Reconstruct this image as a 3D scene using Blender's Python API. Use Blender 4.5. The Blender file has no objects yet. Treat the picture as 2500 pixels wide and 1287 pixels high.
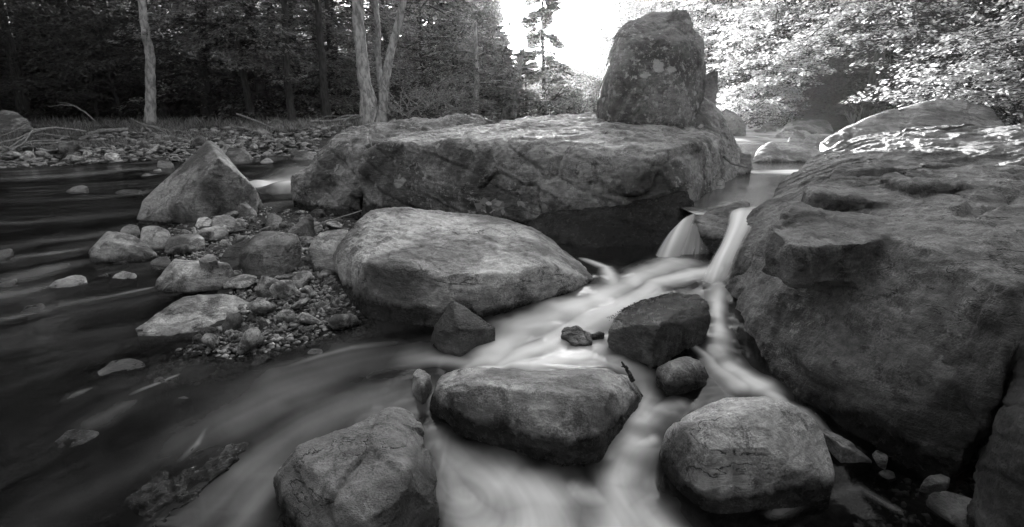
import bpy, bmesh, math, random
import numpy as np
from mathutils import Vector, noise as mnoise

# ------------------------------------------------------------------ camera, sky, sun
S = bpy.context.scene
COL = S.collection
H = 1.3; F = 1250.0; CX, CY = 1250.0, 643.5
PITCH = math.atan((CY - 265.0) / F)
cam_d = bpy.data.cameras.new("camera"); cam = bpy.data.objects.new("camera", cam_d); COL.objects.link(cam)
cam.location = (0, 0, H); cam.rotation_euler = (math.pi/2 - PITCH, 0, 0)
cam_d.sensor_width = 36.0; cam_d.lens = 18.0; cam_d.clip_start = 0.05; cam_d.clip_end = 2000
S.camera = cam
SUN_EL = math.radians(7.0); SUN_AZ = math.radians(-0.5)
w = bpy.data.worlds.new("World"); S.world = w; w.use_nodes = True
wn = w.node_tree; wn.nodes.clear()
sky = wn.nodes.new('ShaderNodeTexSky'); sky.sky_type = 'NISHITA'; sky.sun_disc = False
sky.sun_elevation = SUN_EL; sky.sun_rotation = SUN_AZ; sky.dust_density = 2.0
bw = wn.nodes.new('ShaderNodeRGBToBW'); bg = wn.nodes.new('ShaderNodeBackground'); wo = wn.nodes.new('ShaderNodeOutputWorld')
bg.inputs['Strength'].default_value = 0.15
wn.links.new(sky.outputs[0], bw.inputs[0]); wn.links.new(bw.outputs[0], bg.inputs[0]); wn.links.new(bg.outputs[0], wo.inputs[0])
sd = bpy.data.lights.new("sun", 'SUN'); sd.energy = 5.0; sd.angle = math.radians(0.6); sd.color = (1, 1, 1)
so = bpy.data.objects.new("sun", sd); COL.objects.link(so)
sv = Vector((math.sin(SUN_AZ)*math.cos(SUN_EL), math.cos(SUN_AZ)*math.cos(SUN_EL), math.sin(SUN_EL)))
so.rotation_euler = sv.to_track_quat('Z', 'Y').to_euler(); so.location = (0, 30, 20)
S.view_settings.view_transform = 'Standard'; S.view_settings.look = 'None'
S.view_settings.gamma = 1.0; S.view_settings.exposure = 3.4
try:
    S.cycles.transparent_max_bounces = 24; S.cycles.max_bounces = 6
except Exception: pass

# ------------------------------------------------------------------ helpers
SP, CP = math.sin(PITCH), math.cos(PITCH)
def ray(px, py):
    a = (px - CX)/F; b = (CY - py)/F
    return np.array([a, CP + b*SP, -SP + b*CP])
def D(px, py, Y):
    d = ray(px, py); return np.array([0, 0, H]) + d*(Y/d[1])
def Z(px, py, z):
    d = ray(px, py); return np.array([0, 0, H]) + d*((z-H)/d[2])
def tag(o, label=None, cat=None, group=None, kind=None):
    if label: o['label'] = label
    if cat: o['category'] = cat
    if group: o['group'] = group
    if kind: o['kind'] = kind
    return o
def mk(name, V, faces, mat, parent=None, smooth=True):
    V = np.asarray(V, dtype=np.float32); me = bpy.data.meshes.new(name)
    if isinstance(faces, np.ndarray):
        n, k = faces.shape
        me.vertices.add(len(V)); me.vertices.foreach_set('co', V.ravel())
        me.loops.add(n*k); me.loops.foreach_set('vertex_index', faces.ravel().astype(np.int32))
        me.polygons.add(n); me.polygons.foreach_set('loop_start', np.arange(0, n*k, k, dtype=np.int32))
        me.polygons.foreach_set('loop_total', np.full(n, k, dtype=np.int32))
        me.update(calc_edges=True)
    else:
        me.from_pydata(V.tolist(), [], faces)
    if smooth: me.polygons.foreach_set('use_smooth', np.ones(len(me.polygons), dtype=bool))
    if mat: me.materials.append(mat)
    o = bpy.data.objects.new(name, me); COL.objects.link(o)
    if parent: o.parent = parent
    return o
def empty(name, loc=(0, 0, 0)):
    o = bpy.data.objects.new(name, None); COL.objects.link(o); o.location = loc; o.empty_display_size = .2
    return o

_rs = np.random.RandomState(7)
_perm = _rs.permutation(256); _perm = np.concatenate([_perm, _perm, _perm])
_grad = _rs.normal(size=(256, 3)); _grad /= np.linalg.norm(_grad, axis=1)[:, None]
def pn(P):
    Pi = np.floor(P).astype(np.int64); f = P - Pi; Pi &= 255
    u = f*f*f*(f*(f*6-15)+10); r = 0
    for dx in (0, 1):
        for dy in (0, 1):
            for dz in (0, 1):
                h = _perm[_perm[_perm[(Pi[:, 0]+dx) & 255]+((Pi[:, 1]+dy) & 255)]+((Pi[:, 2]+dz) & 255)]
                g = _grad[h]
                v = g[:, 0]*(f[:, 0]-dx)+g[:, 1]*(f[:, 1]-dy)+g[:, 2]*(f[:, 2]-dz)
                r = r + v*(u[:, 0] if dx else 1-u[:, 0])*(u[:, 1] if dy else 1-u[:, 1])*(u[:, 2] if dz else 1-u[:, 2])
    return r*1.5
def fbm(P, oct=4, gain=.5):
    a = 1.0; r = 0; Q = P.copy()
    for i in range(oct):
        r = r + a*pn(Q + i*17.3); a *= gain; Q = Q*2.03
    return r
def sstep(a, b, x):
    t = np.clip((x-a)/(b-a), 0, 1); return t*t*(3-2*t)

# ------------------------------------------------------------------ materials
def mat_new(name):
    m = bpy.data.materials.new(name); m.use_nodes = True; m.node_tree.nodes.clear(); return m, m.node_tree
class N:
    def __init__(s, nt): s.nt = nt
    def add(s, t, **k):
        n = s.nt.nodes.new(t)
        for a, b in k.items(): setattr(n, a, b)
        return n
    def link(s, a, b): s.nt.links.new(a, b)
    def math(s, op, a, b=None, c=None, clamp=False):
        n = s.nt.nodes.new('ShaderNodeMath'); n.operation = op; n.use_clamp = clamp
        for i, v in enumerate((a, b, c)):
            if v is None: continue
            if isinstance(v, (int, float)): n.inputs[i].default_value = v
            else: s.nt.links.new(v, n.inputs[i])
        return n.outputs[0]
    def noise(s, vec, scale, detail=4, rough=.5, dist=0):
        n = s.nt.nodes.new('ShaderNodeTexNoise'); n.inputs['Scale'].default_value = scale
        n.inputs['Detail'].default_value = detail; n.inputs['Roughness'].default_value = rough
        n.inputs['Distortion'].default_value = dist
        if vec is not None: s.nt.links.new(vec, n.inputs['Vector'])
        return n.outputs['Fac']
    def ramp(s, v, a, b, lo=0, hi=1):
        n = s.nt.nodes.new('ShaderNodeMapRange'); n.interpolation_type = 'SMOOTHSTEP'
        s.nt.links.new(v, n.inputs['Value'])
        n.inputs['From Min'].default_value = a; n.inputs['From Max'].default_value = b
        n.inputs['To Min'].default_value = lo; n.inputs['To Max'].default_value = hi
        return n.outputs['Result']
    def attr(s, name, typ='OBJECT'):
        n = s.nt.nodes.new('ShaderNodeAttribute'); n.attribute_type = typ; n.attribute_name = name
        return n.outputs['Fac']
    def mixf(s, f, a, b):
        n = s.nt.nodes.new('ShaderNodeMix'); n.data_type = 'FLOAT'
        for i, v in zip((0, 2, 3), (f, a, b)):
            if isinstance(v, (int, float)): n.inputs[i].default_value = v
            else: s.nt.links.new(v, n.inputs[i])
        return n.outputs[0]
    def bump(s, h, strength, dist, nrm=None):
        n = s.nt.nodes.new('ShaderNodeBump'); n.inputs['Strength'].default_value = strength
        n.inputs['Distance'].default_value = dist; s.nt.links.new(h, n.inputs['Height'])
        if nrm is not None: s.nt.links.new(nrm, n.inputs['Normal'])
        return n.outputs[0]

def rock_material():
    m, nt = mat_new("weathered_stone"); g = N(nt)
    tc = g.add('ShaderNodeTexCoord'); vec = tc.outputs['Object']
    geo = g.add('ShaderNodeNewGeometry'); sep = g.add('ShaderNodeSeparateXYZ'); g.link(geo.outputs['Position'], sep.inputs[0])
    zz = sep.outputs['Z']
    nrmz = g.add('ShaderNodeSeparateXYZ'); g.link(geo.outputs['True Normal'], nrmz.inputs[0]); up = nrmz.outputs['Z']
    mp = g.add('ShaderNodeMapping'); g.link(vec, mp.inputs[0]); mp.inputs['Rotation'].default_value = (.5, .35, .3); mp.inputs['Scale'].default_value = (1, 1.6, 5)
    sv_ = mp.outputs[0]
    n1 = g.noise(vec, 1.7, 7, .6, .4); n2 = g.noise(vec, 24, 8, .72); n3 = g.noise(sv_, 6, 8, .7, .3)
    n4 = g.noise(vec, 130, 4, .6); n5 = g.noise(vec, 6.5, 6, .65, .6)
    base = g.ramp(n1, .4, .6, .065, .27)
    base = g.math('MULTIPLY', base, g.ramp(n2, .28, .74, .62, 1.42))
    base = g.math('MULTIPLY', base, g.ramp(n3, .3, .7, .72, 1.28))
    base = g.math('MULTIPLY', base, g.mixf(g.ramp(n5, .4, .6), 1, g.ramp(n4, .32, .68, .5, 1.6)))
    # dark mineral / algae patches
    dk = g.ramp(n5, .52, .64); base = g.math('MULTIPLY', base, g.math('SUBTRACT', 1, g.math('MULTIPLY', dk, .55)))
    # lichen
    vor = g.add('ShaderNodeTexVoronoi'); vor.inputs['Scale'].default_value = 4.3; vor.inputs['Randomness'].default_value = 1
    wv = g.add('ShaderNodeVectorMath', operation='MULTIPLY_ADD'); nn = g.add('ShaderNodeTexNoise'); nn.inputs['Scale'].default_value = 7; nn.inputs['Detail'].default_value = 5
    g.link(vec, nn.inputs['Vector']); g.link(nn.outputs['Color'], wv.inputs[0]); wv.inputs[1].default_value = (.28, .28, .28); g.link(vec, wv.inputs[2]); g.link(wv.outputs[0], vor.inputs['Vector'])
    li = g.ramp(vor.outputs['Distance'], .2, .26, 1, 0)
    li = g.math('MULTIPLY', li, g.ramp(g.math('ADD', g.noise(vec, 1.9, 3, .5), g.math('MULTIPLY', g.attr('lichen'), .11)), .56, .6))
    li2 = g.math('MULTIPLY', g.ramp(g.noise(vec, 17, 8, .75), .53, .6), g.ramp(g.math('ADD', g.noise(vec, 1.3, 4, .6), g.math('MULTIPLY', g.attr('lichen'), .1)), .55, .63))
    li = g.math('MAXIMUM', li, li2); li = g.math('MULTIPLY', li, g.attr('lichen'))
    li = g.math('MULTIPLY', li, g.ramp(n4, .3, .7, .55, 1))
    base = g.math('MULTIPLY', base, g.attr('tone'))
    base = g.mixf(li, base, .45)
    # cracks
    cv = g.math('ABSOLUTE', g.math('SUBTRACT', g.noise(sv_, .9, 7, .55, .25), .5))
    crack = g.math('MULTIPLY', g.ramp(cv, 0.0, .005, 1, 0), g.ramp(g.noise(vec, 2.3, 2), .48, .58)); base = g.math('MULTIPLY', base, g.math('SUBTRACT', 1, g.math('MULTIPLY', crack, .8)))
    # wet band just above the water, deepened to paint shade under rocks
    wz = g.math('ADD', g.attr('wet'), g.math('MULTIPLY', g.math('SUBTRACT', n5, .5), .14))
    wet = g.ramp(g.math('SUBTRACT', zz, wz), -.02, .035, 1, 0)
    wet = g.math('MAXIMUM', wet, g.attr('soak_shade')); wet = g.math('MAXIMUM', wet, g.math('MULTIPLY', g.attr('wettop'), g.ramp(g.math('ADD', up, g.math('MULTIPLY', n5, .3)), .8, .95)))  # whole-rock darkening, for wet stone and for painted shade
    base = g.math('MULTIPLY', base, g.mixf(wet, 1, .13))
    rough = g.mixf(wet, g.ramp(n2, .3, .7, .48, .76), g.ramp(n2, .3, .7, .12, .34))
    hh = g.math('ADD', g.math('MULTIPLY', n2, .55), g.math('MULTIPLY', n4, .14))
    hh = g.math('ADD', hh, g.math('MULTIPLY', n3, .45)); hh = g.math('SUBTRACT', hh, g.math('MULTIPLY', crack, .5))
    nb = g.bump(hh, 1.0, .045)
    p = g.add('ShaderNodeBsdfPrincipled'); g.link(base, p.inputs['Base Color']); g.link(rough, p.inputs['Roughness']); g.link(nb, p.inputs['Normal'])
    g.link(g.mixf(wet, .5, .3), p.inputs['Specular IOR Level'])
    o = g.add('ShaderNodeOutputMaterial'); g.link(p.outputs[0], o.inputs[0]); return m
M_ROCK = rock_material()

def simple_mat(name, lo, hi, scale, rough=.8, bump=.3, bd=.02, stretch=None, spec=.3):
    m, nt = mat_new(name); g = N(nt); tc = g.add('ShaderNodeTexCoord'); vec = tc.outputs['Object']
    if stretch:
        mp = g.add('ShaderNodeMapping'); g.link(vec, mp.inputs[0]); mp.inputs['Scale'].default_value = stretch; vec = mp.outputs[0]
    n = g.noise(vec, scale, 7, .65, .3); c = g.ramp(n, .35, .65, lo, hi)
    p = g.add('ShaderNodeBsdfPrincipled'); g.link(c, p.inputs['Base Color']); p.inputs['Roughness'].default_value = rough
    p.inputs['Specular IOR Level'].default_value = spec
    g.link(g.bump(g.noise(vec, scale*3, 6, .6), bump, bd), p.inputs['Normal'])
    o = g.add('ShaderNodeOutputMaterial'); g.link(p.outputs[0], o.inputs[0]); return m
M_BED = simple_mat("gravelly_soil", .008, .05, 14, .75, .8, .04)
M_SOIL = simple_mat("leaf_litter_soil", .03, .11, 9, .9, .8, .05)
M_BARK = simple_mat("dark_bark", .03, .09, 5, .9, .9, .04, (3, 3, .6))
M_PALEBARK = simple_mat("pale_mottled_bark", .2, .6, 4, .8, .5, .02, (2, 2, .8))
M_DEAD = simple_mat("bleached_dead_wood", .16, .34, 8, .8, .5, .01, (2, 2, 2))
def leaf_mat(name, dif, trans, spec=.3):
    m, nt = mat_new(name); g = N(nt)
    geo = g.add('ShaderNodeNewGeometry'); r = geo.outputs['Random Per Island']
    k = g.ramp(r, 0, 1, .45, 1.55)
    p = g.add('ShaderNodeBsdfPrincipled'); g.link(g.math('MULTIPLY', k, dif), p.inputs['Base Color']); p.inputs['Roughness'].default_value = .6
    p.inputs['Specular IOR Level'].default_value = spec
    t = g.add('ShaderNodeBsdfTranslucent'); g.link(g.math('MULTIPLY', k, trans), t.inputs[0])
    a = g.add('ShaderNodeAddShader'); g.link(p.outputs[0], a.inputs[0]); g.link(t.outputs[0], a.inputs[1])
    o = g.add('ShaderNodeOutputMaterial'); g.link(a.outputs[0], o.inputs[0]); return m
M_LEAF_SHADE_TINT = leaf_mat("shade_tint_leaves", .045, .025, .1)  # darker copy of the leaves, canopy shade put into the colour
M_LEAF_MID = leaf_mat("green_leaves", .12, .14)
M_LEAF_SUNLIT_TINT = leaf_mat("sunlit_tint_leaves", .2, .3)  # paler copy of the leaves, sunlight put into the colour
M_GRASS = leaf_mat("grass_blades", .13, .12)
M_MOSS = leaf_mat("moss_fronds", .03, .02)

# ------------------------------------------------------------------ ground height
def pts_of(lst): return np.array([Z(px, py, z) for px, py, z in lst])
GC = pts_of([(60,720,-.14),(0,1000,-.16),(250,1050,-.14),(450,1150,-.12),(600,1250,-.16),(620,960,-.10),(850,920,-.14),(1000,1100,-.2),(1250,1200,-.25),(1550,1150,-.22),
 (1000,850,-.12),(1300,850,-.05),(1500,700,.0),(1700,720,.0),(1780,850,-.05),(2150,1200,-.10),(2350,1260,-.08),(2480,1230,-.05),(2000,1250,-.12),
 (100,480,-.12),(300,470,-.12),(200,600,-.12),(80,560,-.14),(250,520,-.12),(680,480,-.12),(650,455,-.1),(150,650,-.13),(350,760,-.12),(200,800,-.16),(250,880,-.14),(450,930,-.08),
 (370,600,-.02),(500,560,.04),(600,600,.07),(700,540,.05),(760,560,.06),(700,650,.09),(720,720,.11),(780,700,.10),(690,790,.04),(580,820,.03),(480,850,.0),(420,620,.0),(560,530,.03),(660,520,.02),
 (600,700,.06),(650,740,.07),(850,790,-.01),(820,740,.05),(760,820,-.01),(330,560,-.02),(400,900,-.05),(560,860,-.01),(430,720,-.06),(500,725,.01),(900,520,0),(1100,520,0),(1300,500,.0),
 (0,412,.02),(150,405,.03),(300,398,.04),(0,380,.16),(200,370,.2),(400,385,.08),(450,360,.22),(600,345,.4),(560,400,.05),(620,395,.05),(760,385,.12),(720,350,.32),(0,340,.34),(300,335,.42),(600,320,.55),(0,306,.72),(300,302,.74),(800,306,.74),
 (480,410,-.04),(650,425,-.04),(700,440,-.06),(250,425,-.06),(60,440,-.1),(400,430,-.06),(1000,330,.4),(1200,320,.4),
 (1750,480,.1),(1850,430,.15),(1850,380,.3),(1800,345,.4),(1950,320,.55),(2100,330,.5),(2300,330,.5)])
GZ = GC[:, 2]; GXY = GC[:, :2]
def ground_h(X, Y):
    X = np.asarray(X, float); Y = np.asarray(Y, float)
    num = np.zeros_like(X); den = np.zeros_like(X)
    for (gx, gy), gz in zip(GXY, GZ):
        s2 = (0.12+0.03*gy)**2
        wgt = 1.0/((X-gx)**2+(Y-gy)**2+s2*.3)**2
        num += wgt*gz; den += wgt
    near = num/den
    # far: flat creek corridor with hillsides on both banks
    corr = .65 + .006*np.maximum(Y-20, 0)
    left = np.maximum(-2.0-X-.05*(Y-20), 0); right = np.maximum(X-7.5-.05*(Y-20), 0)
    hl = sstep(26, 60, Y)*np.minimum(left, 45)*.42 + np.maximum(left-24, 0)*.1
    hr = sstep(10, 26, Y)*np.minimum(np.maximum(X-9, 0), 40)*.38
    hr = np.where(X > 0, hr, 0)
    far = corr+hl+np.where(Y > 10, hr, 0)
    t = sstep(13, 22, Y)
    far = far + sstep(115, 185, Y)*11
    z = near*(1-t)+far*t
    z = z + np.where(X > 0, hr, 0)*(1-t)
    return z

def polar_grid(u0, u1, nu, y0, y1, ny):
    u = np.linspace(u0, u1, nu); v = np.linspace(math.log(y0), math.log(y1), ny)
    U, V = np.meshgrid(u, v); Y = np.exp(V); return U*Y, Y
def grid_faces(ny, nu):
    i = np.arange(ny-1)[:, None]*nu + np.arange(nu-1)[None]
    return np.stack([i, i+1, i+nu+1, i+nu], -1).reshape(-1, 4)
X, Y = polar_grid(-2.6, 2.6, 420, .5, 200, 420); X = np.clip(X, -125, 125)
Zg = ground_h(X, Y)
P3 = np.stack([X.ravel(), Y.ravel(), np.zeros(X.size)], -1)
Zg = Zg + (fbm(P3*1.3, 4)*.035*np.clip(Y.ravel()/8, .35, 4)).reshape(X.shape)
g_o = mk('ground', np.stack([X, Y, Zg], -1).reshape(-1, 3), grid_faces(*X.shape), M_BED); tag(g_o, kind='structure')

hx = np.linspace(-120, 120, 60); hy = np.linspace(-4, -60, 30); HX, HY = np.meshgrid(hx, hy)
HZ = -.3+np.maximum(0, -HY-4)*1.05*sstep(-4, -16, HY)+fbm(np.stack([HX.ravel()*.06, HY.ravel()*.06, HX.ravel()*0], -1), 4).reshape(HX.shape)*5*sstep(-6, -30, HY)
tag(mk('sky_block_hill', np.stack([HX, HY, HZ], -1).reshape(-1, 3), grid_faces(*HX.shape)[:, ::-1].copy(), M_SOIL), kind='structure')  # unseen hill added behind the camera to block sky light
# ------------------------------------------------------------------ water
# control points of the water surface: px, py, z
WL = pts_of([(0,1000,0),(300,800,0),(100,600,0),(250,500,0),(500,900,0),(800,900,0),(950,900,.005),(600,1100,-.01),(800,1000,0),(300,1200,-.01),(700,1280,-.02),(0,1280,-.01),
 (1200,1150,-.05),(1350,1200,-.055),(1100,1100,-.045),(1250,1280,-.06),(1450,1280,-.06),(1120,1230,-.055),(1040,1020,-.02),(1000,950,.0),
 (1470,655,.15),(1560,650,.17),(1650,650,.19),(1740,690,.19),(1640,690,.18),(1500,700,.14),(1380,730,.13),(1280,780,.10),(1200,840,.06),(1300,850,.075),(1180,890,.035),(1120,900,.012),(1300,890,.07),(1450,880,.075),(1520,880,.07),
 (1750,760,.16),(1755,810,.13),(1740,860,.10),(1790,900,.07),(1850,940,.06),(1900,970,.05),(1560,960,.03),(1600,985,.03),(1560,1020,.02),(1540,1080,-.02),(1500,1150,-.045),(1590,1200,-.05),
 (1950,990,.03),(2080,1090,0),(2200,1180,-.05),(2000,1260,-.06),(2300,1250,-.05),(1650,1260,-.06),
 (0,430,.03),(200,430,.03),(380,410,.05),(600,400,.22),(700,395,.24),(560,430,.1),(640,440,.15),(700,443,.16),(660,462,.0),(700,480,0),(640,500,0),(400,470,.0),(500,420,.1),(760,400,.25),(0,470,0),(300,450,.01),(700,520,-.01),(900,450,0)])
def water_h(X, Y):
    num = np.zeros_like(X); den = np.zeros_like(X)
    for gx, gy, gz in WL:
        wgt = 1.0/((X-gx)**2+(Y-gy)**2+(.012*gy)**2)**2.2
        num += wgt*gz; den += wgt
    return num/den
# flow strokes: list of (px,py,z, half width in m, foam)
STROKES = [
 # left stream upstream, coming round the pyramid rock
 [(760,405,.25,.6,.12),(690,425,.2,.35,.4),(655,440,.15,.3,.9),(640,462,.02,.35,.5),(560,470,0,.4,.15)],
 [(700,448,.14,.2,.8),(705,466,.0,.3,.35)],
 [(420,408,.05,.3,.05),(330,412,.05,.2,.22),(200,425,.03,.3,.25),(60,435,.03,.3,.16),(-200,445,.03,.3,.1)],
 [(350,470,0,.12,.12),(250,483,0,.14,.10),(100,490,0,.2,.06),(-150,490,0,.3,.05)],
 [(330,520,0,.2,.04),(200,530,0,.15,.08),(60,545,0,.1,.1),(-100,550,0,.1,.2)],
 [(300,560,0,.1,.05),(200,580,0,.1,.14),(100,590,0,.1,.1),(0,610,0,.15,.06)],
 [(200,640,0,.08,.1),(130,655,0,.1,.2),(40,680,0,.1,.12),(-60,700,0,.1,.06)],
 [(190,610,0,.05,.12),(120,620,0,.05,.2),(30,630,0,.08,.1)],
 [(150,690,0,.06,.05),(60,715,0,.08,.15),(-40,730,0,.1,.15)],
 [(360,705,0,.02,.4),(280,722,0,.03,.15),(150,742,0,.06,.16),(40,770,0,.06,.1)],
 [(110,760,0,.03,.1),(30,775,0,.04,.2),(-60,790,0,.05,.1)],
 # calm dark left water
 [(600,790,0,.3,0),(300,800,0,.3,0),(100,850,0,.3,0),(-200,1000,0,.3,0)],
 [(222,948,0,.012,.1),(195,958,0,.018,.22),(165,972,0,.02,.06)],
 [(430,918,0,.008,.2),(390,935,0,.008,.35),(350,950,0,.01,.2),(320,962,0,.012,.05)],
 [(300,990,0,.05,.1),(235,1025,0,.05,.1)],
 # pale pool, sweeping left from the cascade
 [(1180,890,.02,.05,.5),(1080,880,.01,.05,.5),(960,870,.0,.12,.07),(850,880,.0,.2,.10),(720,940,0,.24,.12),(560,1020,0,.2,.07),(350,1130,0,.1,.04),(100,1250,0,.1,.02)],
 [(1000,960,0,.16,.08),(880,985,0,.18,.11),(740,1050,0,.15,.13),(620,1140,0,.14,.10),(480,1270,0,.12,.05)],
 [(960,840,0,.05,.05),(860,850,0,.03,.2),(780,870,0,.03,.16),(690,900,0,.03,.06)],
 [(500,1045,0,.012,.1),(480,1080,0,.014,.2),(430,1125,0,.02,.03)],
 [(650,1150,0,.1,.16),(600,1230,0,.08,.14),(560,1320,0,.1,.1)],
 # basin under the falls
 [(1655,640,.19,.14,.75),(1590,665,.17,.12,.75),(1540,690,.15,.10,.8),(1460,725,.14,.12,.95),(1370,750,.13,.14,.95),(1270,800,.10,.14,.95),(1200,860,.06,.13,.8),(1150,890,.03,.06,.7)],
 [(1430,632,.16,.03,.5),(1480,650,.16,.04,.85),(1500,690,.15,.06,.75),(1500,720,.14,.08,.8)],
 [(1760,655,.19,.08,.8),(1700,670,.18,.10,.9),(1600,695,.16,.09,.85),(1520,740,.14,.10,.9),(1430,780,.12,.10,.8),(1340,830,.09,.10,.62),(1240,880,.06,.10,.75)],
 [(1460,830,.09,.10,.45),(1400,870,.08,.10,.65),(1300,890,.07,.06,.85),(1180,893,.05,.03,.9)],
 [(1330,893,.07,.018,1),(1430,905,.07,.018,1),(1480,905,.07,.02,.8)],
 [(1500,880,.07,.06,.5),(1560,920,.05,.06,.4),(1580,970,.03,.05,.5),(1560,1010,.02,.07,.6),(1540,1080,-.02,.08,.65),(1510,1180,-.045,.07,.6),(1500,1300,-.06,.10,.7)],
 # right chute
 [(1755,700,.19,.05,.9),(1752,760,.16,.035,.8),(1757,810,.13,.04,.75),(1750,860,.1,.06,.5),(1790,905,.07,.06,.8),(1860,945,.06,.07,.9),(1900,975,.05,.04,.7),(1960,1010,.02,.03,.4),(2060,1085,0,.02,.3)],
 [(1700,850,.1,.02,.6),(1750,900,.07,.04,.7),(1810,940,.06,.06,.8)],
 [(1590,1075,-.01,.03,.85),(1560,1085,-.02,.04,.75),(1500,1110,-.03,.05,.55)],
 [(1660,985,.03,.04,.4),(1600,1005,.02,.04,.5),(1560,1040,.0,.06,.55)],
 # pool in front
 [(1060,1060,-.03,.04,.3),(1130,1130,-.05,.08,.55),(1220,1180,-.055,.12,.75),(1320,1220,-.06,.12,.7),(1300,1330,-.06,.14,.75)],
 [(1180,1300,-.06,.12,.6),(1120,1200,-.055,.06,.5),(1085,1120,-.05,.04,.35)],
 [(1400,1200,-.055,.06,.5),(1480,1230,-.06,.05,.6),(1560,1260,-.06,.08,.55),(1640,1310,-.06,.06,.5)],
 # dark trickle under the right boulder
 [(1900,1250,-.06,.02,.16),(1980,1210,-.06,.02,.05),(2100,1200,-.05,.02,.1),(2180,1240,-.05,.015,.12)],
]
def build_water():
    nu, ny = 1150, 760
    X, Y = polar_grid(-1.7, 1.25, nu, .75, 26, ny)
    Zw = water_h(X, Y)
    foam = np.zeros_like(X); vx = np.full_like(X, -.25); vy = np.full_like(X, -.12); vw = np.full_like(X, .05)
    jit = fbm(np.stack([X.ravel()*5, Y.ravel()*5, np.zeros(X.size)], -1), 3).reshape(X.shape)
    for st in STROKES:
        P = [(Z(p[0], p[1], p[2]), p[3], p[4]) for p in st]
        if sum(p[0] for p in st)/len(st) < 430: P = [(a_, w_*1.25, f_*.55) for a_, w_, f_ in P]
        e0 = P[0][0]+(P[0][0]-P[1][0])*.4; e1 = P[-1][0]+(P[-1][0]-P[-2][0])*.4
        P = [(e0, P[0][1]*.7, 0.0)]+P+[(e1, P[-1][1]*1.2, 0.0)]
        for (a, wa, fa), (b, wb, fb) in zip(P[:-1], P[1:]):
            dx, dy = b[0]-a[0], b[1]-a[1]; L2 = dx*dx+dy*dy+1e-9
            t = np.clip(((X-a[0])*dx+(Y-a[1])*dy)/L2, 0, 1)
            d = np.hypot(X-a[0]-t*dx, Y-a[1]-t*dy)
            ww = (wa+(wb-wa)*t)*(1+.25*jit); ff = fa+(fb-fa)*t
            k = np.exp(-(d/ww)**2*1.1)
            foam = np.maximum(foam, ff*k) + .12*ff*k*(1-foam)
            kk = np.exp(-(d/(ww*2+.05))**2)+1e-5; L = math.sqrt(L2)
            vx += kk*dx/L; vy += kk*dy/L; vw += kk
    foam = np.clip(foam, 0, 1)
    # line integral convolution for silky streaks
    du = vx/Y - X*vy/(Y*Y); dv = vy/Y
    su = (1.7+1.25)/(nu-1); sv2 = math.log(26/.75)/(ny-1)
    gx = du/su; gy = dv/sv2; L = np.hypot(gx, gy)+1e-9; gx /= L; gy /= L
    rs = np.random.RandomState(3)
    wn_ = rs.rand(ny, nu)
    # blur a second noise for broader streaks
    wn2 = rs.rand(ny//4+2, nu//4+2); wn2 = np.kron(wn2, np.ones((4, 4)))[:ny, :nu]
    wn3 = rs.rand(ny//12+2, nu//12+2); wn3 = np.kron(wn3, np.ones((12, 12)))[:ny, :nu]
    wn_ = wn_ + wn2*1.0 + wn3*1.0
    acc = np.zeros_like(X); J0, I0 = np.meshgrid(np.arange(nu, dtype=float), np.arange(ny, dtype=float))
    for sgn in (1, -1):
        I = I0.copy(); J = J0.copy()
        for k in range(38):
            ii = np.clip(I, 0, ny-1).astype(int); jj = np.clip(J, 0, nu-1).astype(int)
            acc += wn_[ii, jj]; I += sgn*gy[ii, jj]*1.3; J += sgn*gx[ii, jj]*1.3
    # small blur
    for _ in range(2):
        acc[1:-1, 1:-1] = (acc[1:-1, 1:-1]*2+acc[:-2, 1:-1]+acc[2:, 1:-1]+acc[1:-1, :-2]+acc[1:-1, 2:])/6
    st = (acc-acc.mean())/acc.std()
    st = np.clip(st, -2.2, 2.2)
    foam2 = np.clip(foam*(1+.10*st*(1-foam*.6)) + .004*np.maximum(st, 0), 0, 1)
    lm = sstep(-.05, -.5, X)*sstep(1.2, 2.6, Y)
    broad = fbm(np.stack([X.ravel()*2.2, Y.ravel()*2.2, np.full(X.size, 3.3)], -1), 3).reshape(X.shape)
    foam2 = np.clip(foam2*(1+.3*broad)+lm*.028*sstep(-1.5, 3.2, st+1.2*broad), 0, 1)
    Zw = Zw + .0007*st*np.clip(Y/2, .4, 4) + .008*foam + .002*jit
    gh = ground_h(X, Y)
    o = mk('water', np.stack([X, Y, Zw], -1).reshape(-1, 3), grid_faces(ny, nu), None)
    me = o.data
    for nm, arr in (('foam', foam2), ('depth', np.clip(Zw-gh, 0, 1))):
        at = me.attributes.new(nm, 'FLOAT', 'POINT'); at.data.foreach_set('value', arr.ravel().astype(np.float32))
    tag(o, kind='structure'); return o
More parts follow.
